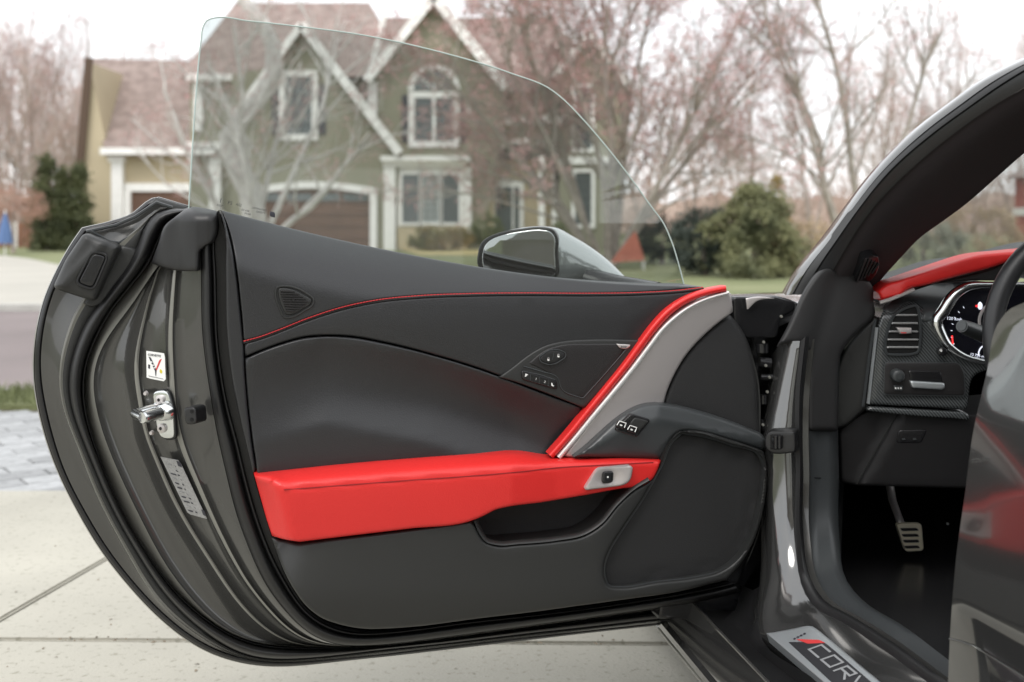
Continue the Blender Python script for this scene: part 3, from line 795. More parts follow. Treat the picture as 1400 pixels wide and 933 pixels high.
# red brick neighbour beyond the windscreen
nb = empty('brick_house', (21.6, 40, -.01)); tag(nb, 'red brick house beyond the windscreen at the right edge', 'house')
brk = mat('red_brick', (.40, .10, .07), .85, noise=(3, .2))
MB().box(-1.25, 4, 0, 6, 0, 2.75).build('wall', brk, nb); MB().box(-1.32, 4.1, -.06, 6.05, 1.25, 1.55).build('white_band', trim_w, nb)
mb = MB(); mb.v = [(-1.6, -.4, 2.75), (4.4, -.4, 2.75), (4.4, 6.4, 2.75), (-1.6, 6.4, 2.75), (1, 3, 4.6), (2, 3, 4.6)]; mb.f = [(0,1,5,4), (1,2,5), (2,3,4,5), (3,0,4), (3,2,1,0)]; mb.build('roof', roof_m, nb)
for i in range(3): f_ = MB().box(-.7 + i*1.5, .1 + i*1.5, -.03, .02, 1.75, 2.5).build('window', pane_m, nb)

#@CAR
# =================================================================== CAR
car = empty('sports_car', (0, 0, 0)); tag(car, 'dark grey sports car with its driver door open showing red and black trim', 'car')
DP = VPlane(300, 1.85, 1045, 2.05)
fwd = Vector((-250 / F, 1, 0)).normalized()      # the way the car points
lft = Vector((-fwd.y, fwd.x, 0))

# ------------------------------------------------ door shell
C = {}
C[0] = [(258,281,1),(213,268,1),(199,276),(181,291),(151,302),(112,311,1),(98,331),(76,370),(57,415),(47,457),(44,489),(44,520),(50,557),(64,610),(84,660),(100,691),(139,757),(175,802),(202,832),(235,862),(280,892),(325,907),(370,913),(411,911),(463,905),(540,897),(617,888),(720,876),(794,867),(894,856),(966,848),(1014,840)]
C[1] = [(262,284,1),(215,274,1),(203,282),(184,296),(155,307),(118,317,1),(106,336),(85,374),(67,418),(58,457),(55,489),(56,520),(63,557),(77,612),(95,660),(111,689),(149,753),(184,797),(210,826),(242,855),(285,884),(328,900),(371,906.5),(411,905.5),(463,901),(540,893),(617,884),(720,872),(794,864),(894,853),(966,845),(1014,837)]
C[2] = [(258,287,1),(222,284,1),(206,296),(190,312),(168,330),(146,352,1),(132,376),(115,412),(104,430),(96,447),(87,480),(82,503),(83,542),(95,581),(110,615),(120,643),(145,701),(181,765),(205,808),(226,832),(280,874),(325,897),(371,904),(411,903),(463,898.5),(540,890),(617,881.5),(720,869.5),(794,861.5),(894,850),(966,842),(1014,833)]
C[3] = [(252,286,1),(236,285,1),(213,292),(199,308),(190,331),(176,361),(153,393),(128,425),(113,447),(102,478),(98,489),(93,515),(93,537),(103,576),(118,613),(130,643),(157,703),(193,765),(215,800),(240,830),(290,872),(330,895),(371,902),(411,901),(463,896),(514,889.5),(591,882),(720,866.5),(794,858.5),(894,847),(966,839),(1014,829)]
C[4] = [(256,291,1),(249,297,1),(229,308),(217,333),(206,358),(179,393),(153,425),(135,457),(125,478),(119,495),(114,518),(115,540),(119,572),(132,613),(146,650),(169,702),(208,766),(244,814),(265,833),(290,853),(325,872),(364,883),(400,885),(440,885),(463,885.5),(514,884.5),(591,876),(720,859),(794,849),(894,836),(966,826),(1014,815)]
C[5] = [(250,330,1),(232,345,1),(215,365),(197,390),(176,420),(160,440),(146,457),(133,478),(126,497),(122,518),(123,536),(129,566),(143,610),(160,650),(190,712),(220,769),(256,817),(276,838),(298,856),(318,868),(340,876.5),(370,882),(400,883.5),(440,884),(463,884.5),(514,884),(591,875.5),(720,858.5),(794,848.5),(894,835),(966,825),(1014,814)]
C[6] = [(250,335,1),(235,348,1),(217,367),(210,388),(204,406),(198,430),(193,452),(188,474),(186,490),(186,518),(193,552),(200,595),(215,629),(227,660),(250,706),(292,772),(320,815),(334,832),(352,851),(370,865),(385,874),(402,881),(425,883.5),(445,884),(465,884),(514,883.5),(591,875),(720,858),(794,848),(894,834),(966,824),(1014,813)]
C[7] = [(252,330,1),(242,348,1),(238,371),(236,392),(234.6,411),(233,436),(232,459),(232,474),(233,492),(234,515),(235,537),(241,586),(251,620),(268,658),(289,706),(316,760),(343,805),(360,825),(380,848),(398,864),(415,874),(432,880),(448,882.5),(460,883),(475,883.5),(520,882.5),(591,874.5),(720,857),(794,847),(894,833),(966,822),(1014,811)]
C[8] = [(272,300,1),(273,320,1),(274,342),(274.6,374),(275,400),(275.3,430),(276,456),(278,474),(280,489),(283,513),(287,537),(299,605),(306,634),(313,665),(322,700),(341,752),(360,795),(372,814),(386,831),(404,852),(424,868),(440,877),(455,882),(468,883.5),(485,884),(530,881.5),(591,874),(720,856),(794,846),(894,832),(966,821),(1014,809)]
C[9] = [(294,292,1),(294,315,1),(294,340),(296,374),(296.5,400),(297,430),(298,464),(301,490),(304,513),(308,535),(312,556),(325,600),(332,632),(339,660),(355,715),(371,757),(385,785),(397,805),(411,829),(430,846),(450,857),(468,863),(488,866),(510,866),(540,863),(585,858),(617,853),(720,842),(794,833),(894,818),(960,806),(1000,797)]
NL = 150
R = {k: resample(v, n=NL) for k, v in C.items()}
kr = np.hanning(13)[1:-1]; kr /= kr.sum()
for k_ in list(R):
    a_ = R[k_]; sm = np.stack([np.convolve(np.pad(a_[:, i_], 5, mode='edge'), kr, 'valid') for i_ in (0, 1)], -1)
    wt = np.clip((a_[:, 1] - 400)/60, 0, 1)*np.clip((NL - 1 - np.arange(NL))/8, 0, 1); R[k_] = a_*(1 - wt[:, None]) + sm*wt[:, None]
def row(k, off, mix=None, t=0):
    r = R[k] if mix is None else R[k] * (1 - t) + R[mix] * t
    return [Vector(p) for p in DP.on(r[:, 0], r[:, 1], off).tolist()]
door = loft('door', [row(1, -.168), row(1, -.166, 2, .25), row(1, -.163, 2, .6), row(1, -.156, 2, .93)], paint_in, car, 70)
def hump(name, a, b, oa, ob, oh, m, parent, k=9, t0=0.0, t1=1.0, dip=None):
    rows = []
    for i in range(k):
        t = i / (k - 1); tt = t0 + (t1 - t0) * t
        o = oa + (ob - oa) * t + oh * math.sqrt(max(0, 1 - (2*t - 1) ** 2))
        rows.append(row(a, o, b, tt))
    return loft(name, rows, m, parent, 80)
hump('door_hem', 0, 1, -.180, -.172, .007, gloss_blk, door, 7, .05, .95)
loft('hem_edge', [row(0, -.20), row(0, -.178), row(0, -.174, 1, .12)], ridge_m, door, 30)
loft('painted_fold', [row(1, -.156, 2, .93), row(2, -.146), row(2, -.148, 3, .25)], ridge_m, door, 80)
loft('seal_carrier', [row(2, -.148, 3, .25), row(2, -.146, 3, .6), row(3, -.150)], plastic, door, 80)
hump('weatherstrip', 3, 4, -.150, -.150, .030, rubber, door, 11, 0, .78)
hump('seal_lip', 3, 4, -.152, -.150, .010, rubber, door, 7, .80, .98)
loft('jamb_edge', [row(4, -.168), row(5, -.130), row(5, -.126, 6, .06)], ridge_m, door, 80)
def band(name, a, b, prof, m, rel=None):
    return loft(name, [row(a, o, b, t) for t, o in prof], m, door, 80)
band('jamb_panel', 5, 6, [(.06, -.126), (.12, -.132), (.3, -.136), (.5, -.134), (.72, -.122), (.88, -.108), (.95, -.100)], paint_in)
band('jamb_ridge', 6, 6, [(0, -.099), (0, -.0985)], ridge_m)
loft('jamb_fold', [row(5, -.100, 6, .95), row(6, -.096), row(6, -.098, 7, .06)], ridge_m, door, 80)
band('jamb_centre', 6, 7, [(.06, -.098), (.15, -.104), (.5, -.098), (.85, -.080), (.94, -.072)], paint_in)
loft('jamb_fold', [row(6, -.072, 7, .94), row(7, -.066), row(7, -.066, 8, .08)], ridge_m, door, 80)
band('jamb_inner', 7, 8, [(.08, -.066), (.2, -.072), (.5, -.062), (.85, -.048), (1, -.045)], paint_in)
hump('inner_seal', 8, 9, -.050, -.042, .018, rubber, door, 9, 0, .72)
hump('seal_lip', 8, 9, -.045, -.040, .008, rubber, door, 6, .74, .97)
R[10] = resample([(300,287,1),(302,300,1),(308,318),(309,340),(309,370),(309.5,400),(310,430),(311,459),(313,480),(316,505),(319,525),(324,552),(330,578),(338,612),(346,648),(358,691),(370,730),(379,760),(390,787),(403,810),(418,830),(440,847),(463,856),(482,860),(501,862.5),(530,862),(566,859.5),(617,853),(660,847.5),(720,840),(794,830),(860,821),(923,812),(994,795)], n=NL)
loft('trim_gap', [row(9, -.050), row(9, -.050, 10, .5), row(9, -.050, 10, 1.0), row(9, -.01, 10, 1.0)], rubber, door, 80)
# outer skin and door core
skin_o = [(258,282,1),(213,269,1),(181,293),(112,312,1),(78,370),(48,457),(46,520),(66,610),(102,691),(176,801),(236,860),(281,890),(370,910),(463,902),(617,885),(794,865),(966,847),(1014,838,1),(1040,700),(1042,560),(1030,450),(1000,410,1),(900,396),(700,382),(500,346),(380,316),(300,292,1)]
def skin_h(x, y, d): return -.10 * (1 - np.exp(-np.clip(d, 0, 400) / 90.0))
sheet('door_skin', skin_o, DP, paint, door, off=-.19, back=-.195, r=3, rh=.002, step=10, grid=24, h=skin_h)
core_o = [(296,289,1),(300,340),(301,470),(330,640),(372,780),(440,868),(500,878),(720,848),(1010,800,1),(1042,700),(1040,560),(1030,460),(1004,412,1),(900,400),(700,388),(500,352),(380,322)]
sheet('door_core', core_o, DP, gloss_blk, door, off=-.052, back=-.17, r=3, rh=.002, step=10, grid=60)
# black bottom tail on the hinge side
sheet('lower_closeout', [(900,846,1),(903,824),(994,797),(1010,780),(1030,740),(1043,700),(1046,760),(1020,800),(1014,838,1),(966,846)], DP, gloss_blk, door, off=-.06, back=-.17, r=5, step=6, grid=16)

# top closing flange between skin and cap
sheet('upper_flange', [(213,270,1),(258,283,1),(256,292,1),(240,292),(222,296),(212,312),(204,332),(198,346),(185,348,1),(150,340),(118,319,1),(150,309),(183,297),(201,283)], DP, plastic, door, off=-.160, back=-.18, r=6, step=5, grid=10,
      h=lambda x, y, d: -.012*np.clip((y-290)/50, 0, 1))
tube('flange_rib', [DP.pt(x, y, -.150) for x, y in ((124,316),(150,330),(163,332),(180,322),(198,314))], .0022, plastic_g, door, 6)
tube('flange_rib', [DP.pt(x, y, -.152) for x, y in ((118,317),(158,308),(184,297),(202,285),(214,277),(236,284))], .003, plastic_g, door, 6)
# outside release box and cover plate
PH = DP
sheet('release_housing', [(115,318),(166,336),(149,372),(130,413),(72,394),(90,355)], PH, plastic, door, off=-.106, back=-.16, r=9, rh=.016, step=4, grid=6, cr=7, h=lambda x, y, d: .005*np.exp(-((x - 20 - (412-y)*.95 - 45)/10)**2))
sheet('release_pad', [(127,345),(147,350),(127,395),(105,387)], PH, gloss_blk, door, off=-.101, back=-.13, r=4, rh=.004, step=3, grid=5, cr=8)
tube('release_seal', [PH.pt(p[0], p[1], -.1015) for p in resample(round_poly([(126,343.5),(148.5,349),(128,397),(103,388)], 9), step=3, closed=True, smooth=False)], .0022, rubber, door, 6, closed=True)
sheet('cover_plate', [(166,336,1),(188,341,1),(178,362),(156,392),(134,418),(124,420),(114,415,1),(128,400),(146,372)], PH, plastic, door, off=-.138, back=-.16, r=3, step=5, grid=9)
for x, y in ((155.5,352), (128,404)): sheet('bolt', [(x-3,y),(x,y-4),(x+3,y),(x,y+4)], PH, rubber, door, off=-.128, back=-.14, r=1.5, step=2, grid=3)
# moulded rubber cap at the top of the shut face
def cap_h(x, y, d):
    a = .072 * np.clip((x - 205) / 62, 0, 1)**.8 + .004*np.exp(-((x-285)/7)**2) - .006*np.exp(-((x-240)/9)**2)
    return a - .05 * np.clip((300 - y) / 18, 0, 1) ** 2
sheet('rubber_cap', [(252,287,1),(264,283),(280,285),(297,289,1),(298,318),(293,332,1),(282,336),(273,344,1),(272,371,1),(240,370),(212,362),(207,360,1),(216,335),(226,308),(238,298)], DP, rubber, door, off=-.094, back=-.16, r=5, step=4, grid=6, h=cap_h)

# striker, screws, plugs, stickers (on the jamb surface)
SP = VPlane(190, 1.85+.11, 300, 1.85+.065)
def jamb(x, y, o=0.0):   # a point on the sloping latch face
    off = np.interp(x, [186, 210, 233, 260], [-.094, -.096, -.066, -.062]); return DP.pt(x, y, off + o)
class Patch:
    """the latch face: a plane through three jamb points"""
    def __init__(s, p0, p1, p2, flip=1):
        s.n = (p1 - p0).cross(p2 - p0).normalized()
        if s.n.dot(Vector((0, 0, 1)) - p0) < 0: s.n = -s.n
        s.c = p0.dot(s.n)
    def on(s, px, py, off=0.0):
        px = np.asarray(px, float); py = np.asarray(py, float); off = np.asarray(off, float)
        rx = (px - CX) / F; rz = (HY - py) / F
        # plane passes through camera-relative coordinates, camera at z = 1
        c = s.c - s.n.z * 1.0
        t = (c + off) / (s.n.x * rx + s.n.y + s.n.z * rz)
        return np.stack([rx * t, t * np.ones_like(rx), 1 + rz * t], -1)
    def pt(s, px, py, off=0.0): return Vector(s.on(px, py, off).tolist())
JP = Patch(DP.pt(192, 470, -.096), DP.pt(232, 470, -.066), DP.pt(192, 560, -.096))
JQ = Patch(DP.pt(222, 625, -.098), DP.pt(250, 620, -.070), DP.pt(262, 700, -.098))
sheet('sticker', [(200,480,1),(225,483.5,1),(226.5,522,1),(200.5,517,1)], JP, white_p, door, off=.004, back=.003, r=.6, rh=.0001, step=6, grid=12, smooth=False)
dk = mat('dark_print', (.03, .03, .04), .5); rp = mat('red_print', (.55, .04, .04), .5)
def flat(name, pts, pl, off, m, parent, th=.0003):
    return sheet(name, [(a, b, 1) for a, b in pts], pl, m, parent, off=off, back=off - th, r=.3, rh=.00005, step=2.5, grid=60, smooth=False)
flat('emblem_flag', [(203,488),(206,489),(213,505),(212,508)], JP, .0046, dk, door)
for t in (.25, .55, .8): flat('check', [(203.6+8*t,490.5+15*t),(206+7*t,491+14*t),(206.6+7*t,492.6+14*t),(204.4+8*t,492.4+15*t)], JP, .0052, white_p, door)
flat('emblem_flag', [(221,491),(218,492),(212.5,506),(213.5,508)], JP, .0046, rp, door)
flat('emblem_stem', [(211.5,505),(214,505),(213.2,515),(212.6,515)], JP, .0046, dk, door)
sheet('emblem_dot', [(219,505),(221.5,507),(221,511),(218.5,510)], JP, yellow_p, door, off=.0046, back=.004, r=.5, rh=.0001, step=2, grid=4)
flat('emblem_box', [(202.5,498.5),(205,499),(205,504.5),(202.5,504)], JP, .0046, dk, door)

def text(name, s, origin, ux, uz, h, m, parent, shear=0.0, extr=.0002, bold=0.0, spacing=1.0):
    """flat lettering; origin is the lower left corner, ux and uz the writing and up directions"""
    cu = bpy.data.curves.new(name, 'FONT'); cu.body = s; cu.size = h; cu.extrude = extr; cu.shear = shear; cu.offset = bold; cu.space_character = spacing
    cu.resolution_u = 2
    tmp = bpy.data.objects.new('tmp', cu); COL.objects.link(tmp)
    dg = bpy.context.evaluated_depsgraph_get(); me = bpy.data.meshes.new_from_object(tmp.evaluated_get(dg)); bpy.data.objects.remove(tmp)
    ux = Vector(ux).normalized(); n = ux.cross(Vector(uz)).normalized(); uz = n.cross(ux).normalized()
    M = Matrix((ux, uz, n)).transposed().to_4x4(); M.translation = Vector(origin)
    me.transform(M); me.materials.clear(); me.materials.append(m)
    o = bpy.data.objects.new(name, me); COL.objects.link(o); o.parent = parent; return o
def ptext(name, s, pl, a, b, up, h, off, m, parent, **k):
    """text from pixel a to pixel b on plane pl, up a pixel above a"""
    A, B, U = pl.pt(*a, off), pl.pt(*b, off), pl.pt(*up, off)
    return text(name, s, A, B - A, U - A, h, m, parent, **k)
ptext('sticker_lettering', 'CORVETTE', JP, (202,486.3), (224,489.3), (202,480), .0052, .0048, dk, door)
flat('sticker_small_print', [(202.5,513.6),(223.5,518),(223.5,519),(202.5,514.6)], JP, .0046, MATS['silver_label'], door)
# information label
sheet('information_label', [(219.5,625,1),(245,630,1),(283,710,1),(257,703,1)], JQ, label_grey, door, off=.006, back=.005, r=.6, rh=.0001, step=6, grid=12, smooth=False)
flat('label_mark', [(241,630.5),(246.5,632),(248.5,639),(243.5,637.5)], JQ, .0072, dk, door)
flat('label_mark', [(275,697),(279,698),(282,706),(278,705)], JQ, .0072, dk, door)
rgl = random.Random(4)
for i in range(11):
    y = 634 + i * 6.3; x = 224 + (y-630)*.47
    for a_, b_ in ((1, 9), (11, 15)):
        if rgl.random() < .85: flat('label_line', [(x+a_, y+a_*.25), (x+b_-rgl.random()*3, y+b_*.25), (x+b_-rgl.random()*3+.8, y+b_*.25+1.6), (x+a_+.8, y+a_*.25+1.6)], JQ, .0072, MATS['dark_print'] if i % 3 else label_grey, door)
# striker
sheet('striker_plate', [(208,535),(229,533),(237,560),(239,600),(220,600),(214,585)], JP, chrome, door, off=.010, back=.003, r=2, rh=.002, step=3, grid=5, cr=8)
sheet('striker_gasket', [(213,533),(232,532),(240,560),(242,602),(224,602),(216,585)], JP, rubber, door, off=.006, back=.0, r=2, step=4, grid=8, cr=8)
for x, y in ((219.5,546.5), (222,585.5)):
    p = JP.pt(x, y, .010); n = JP.n
    tube('screw', [p, p + n*.004, p + n*.005], [.0078, .0078, .0058], silver, door, 16)
    tube('screw_socket', [p + n*.0052, p + n*.0056], .003, gloss_blk, door, 6)
def upn(p, n, dx, dz): 
    sx = Vector((0, 0, 1)).cross(n).normalized(); sz = n.cross(sx); return p + sx*dx + sz*dz
a0 = JP.pt(230, 560, .010)
pa, pb = DP.pt(228, 562, -.055), DP.pt(196, 571, -.015)
tube('striker_pin', [pa, pa.lerp(pb, .3), pa.lerp(pb, .32), pa.lerp(pb, .85), pb], [.0165, .013, .011, .0105, .0095], chrome, door, 18)
tube('striker_pin_end', [pb, pb.lerp(pa, -.06)], [.0098, .0088], chrome, door, 18)
pc, pd = DP.pt(220, 556, -.070), DP.pt(186, 566, -.045)
tube('striker_bar', [pc, pd], [.0085, .0085], chrome, door, 12)
tube('striker_bridge', [pd, pb], [.009, .0085], chrome, door, 12)
for x, y in ((200,538), (208,592)): 
    p = jamb(x, y, .004); tube('jamb_rivet', [p, p + JP.n*.004], [.0045, .003], silver, door, 10)
sheet('grommet', [(251,557),(268,556),(270,580),(254,581)], JP, rubber, door, off=.036, back=.005, r=3, rh=.004, step=3, grid=4, cr=6)
for y in (563, 574):
    p = JP.pt(262, y, .0365); tube('grommet_hole', [p, p + JP.n*.0006], .0032, mat('hole_black', (.002,.002,.002), .9) if y == 563 else MATS['hole_black'], door, 10)

# ------------------------------------------------ interior trim
stitch = [(333,468),(352,463),(380,453),(420,437),(470,421),(520,411),(570,406),(640,403),(720,402),(800,402.5),(870,401.5),(930,398),(962,394)]
seam2 = [(335,490),(355,481),(385,470),(415,462),(445,459.5),(480,461),(530,470),(590,485),(650,503),(700,521),(750,540),(797,556)]
top_e = [(303,288),(345,299),(400,313),(500,336),(600,356),(700,372.5),(800,384.5),(880,390),(962,394)]
top_r = resample(top_e, step=6)
def roll(x, y, d):
    q = np.clip(1 - dist_poly(np.stack([x, y], -1), top_r, False) / 80, 0, 1)
    return -.105 * q ** 1.9 * np.interp(x, [300, 380, 700, 962], [.55, .85, .7, .1])
stR = resample(stitch, step=6)
def bulge_st(x, y, d): return .004*np.exp(-dist_poly(np.stack([x, y], -1), stR, False)/14)
left_edge = [(303,288,1),(308,300),(314,318),(320,345),(325,374),(329,410),(332,440)]
sheet('upper_trim', left_edge + [(333.5,466,1)] + [(a, b-1.5) for a, b in stitch[1:-1]] + [(962,392.5,1)] + [(a, b, 0) for a, b in top_e[::-1][1:-1]], DP, leather, door, off=.012, back=-.12, r=3.0, rh=.003, step=5, grid=9, h=roll)
sheet('end_trim', [(300.5,287,1),(307,303),(311,318),(318,345),(323,374),(327,410),(330,440),(333,470),(334,498),(338.5,561),(345,610),(350,642,1),(346,648,1),(338,612),(330,578),(319,525),(311,459),(309,370),(308,318)], DP, leather, door, off=.006, back=-.06, r=4, rh=.004, step=5, grid=6)
# twin stitched seam
for dy, m_, r_ in ((-1.2, redt, .0011),):
    ps = resample(stitch, step=4.4)
    sv = MB(); 
    n = 0
    pts = [DP.pt(p[0], p[1] + dy, .0125) for p in ps]
    for i in range(0, len(pts) - 1):
        a, b = pts[i], pts[i].lerp(pts[i+1], .82); t = (b - a).normalized(); u = t.cross(Vector(DP.n)).normalized()
        k = len(sv.v); nn = Vector(DP.n)
        for p_ in (a, b):
            for q in (u*.0009, nn*.0009, -u*.0009, -nn*.001): sv.v.append(tuple(p_ + q))
        sv.f += [(k+j, k+(j+1) % 4, k+4+(j+1) % 4, k+4+j) for j in range(4)] + [(k, k+3, k+2, k+1), (k+4, k+5, k+6, k+7)]
    o = sv.build('stitching', redt, door); o['kind'] = 'stuff'
tube('seam_shadow_cord', [DP.pt(p[0], p[1] + .9, .006) for p in resample(stitch, step=6)], .002, leather2, door, 6)
mid = [(334.5,470,1)] + [(a, b+2) for a, b in stitch[1:-1]] + [(960,396.5,1),(940,407),(915,424),(895,446),(875,473),(845,510),(815,546),(799,560,1),(797,555,1),(750,539),(700,520)] + [(a, b-1.2) for a, b in seam2[::-1][3:-1]] + [(335,488,1)]
sheet('middle_trim', mid, DP, leather, door, off=.008, back=-.05, r=3.2, rh=.004, step=5, grid=9, h=lambda x, y, d: .003*np.clip(d/30, 0, 1))
s2 = resample(seam2, step=6)
def scoop(x, y, d):
    q = np.clip((y - np.interp(x, [335, 445, 590, 700, 797], [490, 460, 485, 521, 556])) / 150, 0, 1)
    return -.026*np.sin(np.clip(q*1.25, 0, 1)*math.pi)*np.interp(x, [335, 420, 700, 797], [.25, .6, 1.2, .8])
low = [(335.5,491,1)] + [(a, b+1) for a, b in seam2[1:-1]] + [(797,558,1),(780,584),(755,615),(750,632,1),(700,632),(600,635),(500,642),(420,650),(352,655,1),(351,640),(346,605),(340,561),(336,510)]
sheet('lower_insert', low, DP, leather, door, off=.010, back=-.06, r=3.2, rh=.005, step=5, grid=9, h=scoop)
# tweeter
tw = sheet('tweeter_grille', [(380,395),(390,393.5),(402,396),(416,403),(427,411),(426,415),(415,423),(398,431),(391,431),(387,424),(380,402)], DP, plastic, door, off=.0145, back=.0, r=2.2, rh=.003, step=2.5, grid=4)
for i in range(9):
    y = 398.5 + i * 3.35; x0 = np.interp(y, [396, 402, 428], [383.5, 383.5, 391.5]); x1 = np.interp(y, [396, 403, 412, 420, 428], [398, 411, 422, 414, 399])
    tube('slat', [DP.pt(x0, y - .3, .0155), DP.pt((x0+x1)/2, y, .0165), DP.pt(x1, y + .6, .0155)], .0013, rubber if i % 9 == 20 else leather2, door, 6)
p = DP.pt(401, 411, .016); tube('tweeter_dome', [p, p + Vector(DP.n)*.002], [.003, .002], rubber, door, 12)
tube('tweeter_rim', [DP.pt(q[0], q[1], .0135) for q in resample([(378,394),(390,391.5),(404,394),(418,401),(429,411),(428,416),(416,425),(398,434),(389,434),(384,425),(377,402)], step=3, closed=True)], .0017, plastic, door, 6, closed=True)

# switch panel
sw_o = [(682,516,1),(700,503),(722,486),(745,473),(772,466.5),(800,464.5),(878,465,1),(850,503),(799,558.5,1),(750,539),(700,521)]
sheet('switch_panel', sw_o, DP, plastic, door, off=.0135, back=-.01, r=3, rh=.003, step=4, grid=8)
sheet('switch_field', [(722,497,1),(745,479),(772,471),(800,470),(860,470,1),(835,505),(799,545,1),(771,537),(765,530),(762,518),(745,508)], DP, leather2, door, off=.0150, back=.0, r=2.5, rh=.002, step=4, grid=9)
tube('field_edge', [DP.pt(x, y, .0145) for x, y in resample([(716,501,1),(740,508),(762,516),(768,532),(797,545,1),(830,508),(862,471)], step=4)], .0009, plastic_g, door, 5)
sheet('lock_switch', [(737,488),(751,479),(763,478),(774,483),(773,489),(760,497.5),(750,499),(739,495)], DP, rubber, door, off=.019, back=.01, r=2.5, rh=.003, step=2.5, grid=4, cr=2.5)
tube('switch_ring', [DP.pt(q[0], q[1], .019) for q in resample(round_poly([(737,488),(751,479),(763,478),(774,483),(773,489),(760,497.5),(750,499),(739,495)], 3), step=2, closed=True, smooth=False)], .0010, plastic_g, door, 6, closed=True)
for x, y in ((749.8,491.8), (763.5,487)):
    flat('lock_symbol', [(x-1.8,y),(x+1.6,y-.6),(x+1.8,y+1.8),(x-1.4,y+2)], DP, .0200, white_p, door)
    tube('lock_shackle', [DP.pt(x-1, y, .0202), DP.pt(x-.8, y-2.4, .0202), DP.pt(x+.7, y-2.6, .0202), DP.pt(x+.9, y-.3, .0202)], .0003, white_p, door, 4)
flat('switch_divider', [(755,493),(757.3,481),(757.9,481),(755.8,493)], DP, .0199, plastic_g, door)
sheet('memory_buttons', [(712.5,506),(761,519.5),(761.5,533),(713.5,519)], DP, gloss_blk, door, off=.018, back=.01, r=2, rh=.002, step=3, grid=4, cr=3)
for i in range(3):
    x = 725 + i*12.2; y = 511.3 + i*3.9; flat('button_gap', [(x,y),(x+.7,y+.2),(x+.4,y+10.5),(x-.3,y+10.3)], DP, .0186, plastic_g, door)
tube('memory_edge', [DP.pt(x, y, .0185) for x, y in ((714.5,507.5),(738,512.5),(759,519.3))], .0008, plastic_g, door, 5)
ptext('button_marking', '1', DP, (731.5,519.4), (735,520.5), (731.8,515), .0055, .0188, white_p, door)
ptext('button_marking', '2', DP, (743.5,523.4), (747,524.5), (743.8,519), .0055, .0188, white_p, door)
flat('seat_symbol', [(718.5,511),(722.5,512.3),(721.8,513.6),(720,513.4),(719,516),(717.6,515.4)], DP, .0188, white_p, door)
flat('exit_symbol', [(754,523.5),(755,523),(756,527),(758,528),(757.6,529),(753.5,527.6)], DP, .0188, white_p, door)
sheet('audio_badge', [(843,470.5,1),(862,471.5,1),(860.5,475),(857,477,1),(849,476.6),(846,474.5)], DP, silver, door, off=.018, back=.012, r=1.2, rh=.001, step=2, grid=4)
ptext('badge_lettering', 'BOSE', DP, (848.3,475.7), (858,476), (848.3,472), .0046, .0184, dk, door, shear=.25)

# red strip, silver edge, silver blade
strip_c = [(753,624),(777,597),(804,564),(831,531),(856,500),(878,470),(897,445),(915,426),(936,411.5),(959,402),(979,397),(993,394.5)]
pr_ = resample(strip_c, step=6)
def strip(name, c, hw, off, hump_, m, parent, k=9, flat_=False):
    T = np.gradient(c, axis=0); T /= np.linalg.norm(T, axis=1)[:, None]; N = np.stack([-T[:, 1], T[:, 0]], -1)
    hws = np.interp(np.linspace(0, 1, len(c)), np.linspace(0, 1, len(hw)), hw)
    rows = []
    for i in range(k):
        t = -1 + 2*i/(k-1); q = c + N*(hws*t)[:, None]
        o = off + hump_*math.sqrt(max(0, 1-t*t)); rows.append([Vector(v) for v in DP.on(q[:, 0], q[:, 1], np.full(len(c), o)).tolist()])
    rows.insert(0, [v - Vector(DP.n)*.02 for v in rows[0]]); rows.append([v - Vector(DP.n)*.02 for v in rows[-1]])
    return loft(name, rows, m, parent, 60)
strip('red_strip', pr_, [4.6, 4.8, 5, 5, 5.2, 5.2, 4.5, 4.0], .020, .008, redl, door)
e_ = [(764,626),(787,599),(814,566),(841,534),(866,503.5),(888,474),(906.5,450),(924,433.5),(944,419.5),(964,410),(981,404.5),(997,400.5)]
strip('silver_edge', resample(e_, step=6), [3.4, 3.6, 3.6, 3.6, 3.0, 2.4, 2.2], .0215, .005, white_l, door, 7)
def blade_h(x, y, d):
    dd = dist_poly(np.stack([x, y], -1), resample(e_, step=8), False); return -.020*np.clip(dd/80, 0, 1)**1.3
sheet('silver_blade', [(771,624,1),(792,597),(817,564),(843,531),(866,503),(888,473),(907,447.5),(926,431.5),(946,418.5),(966,410),(983,404),(999,399.5,1),(1001,415),(1002,427,1),(984,440),(962,459),(940,483),(922,512),(912,535),(906,556,1),(860,575),(800,628,1)], DP, silver, door, off=.019, back=-.03, r=3, rh=.004, step=5, grid=9, h=blade_h)
# black front panel with map of the hinge side
sheet('front_panel', [(903,560,1),(911,535),(921,512),(939,483),(961,459),(983,440),(998,431,1),(1008,442),(1020,462),(1030,490),(1036,520),(1038,560),(1037,600),(1000,590),(940,566)], DP, grille_m, door, off=-.002, back=-.05, r=8, rh=.012, step=5, grid=9)
tube('front_panel_edge', [DP.pt(x, y, -.008) for x, y in resample([(988,437),(1000,445),(1014,462),(1026,486),(1034,512),(1038,545),(1038,595)], step=5)], .0022, plastic, door, 6)
sheet('corner_pad', [(986,438),(995,441),(1008,450),(1018,462),(1023,476),(1014,470),(998,452)], DP, plastic_g, door, off=-.004, back=-.05, r=4, rh=.008, step=3, grid=4)

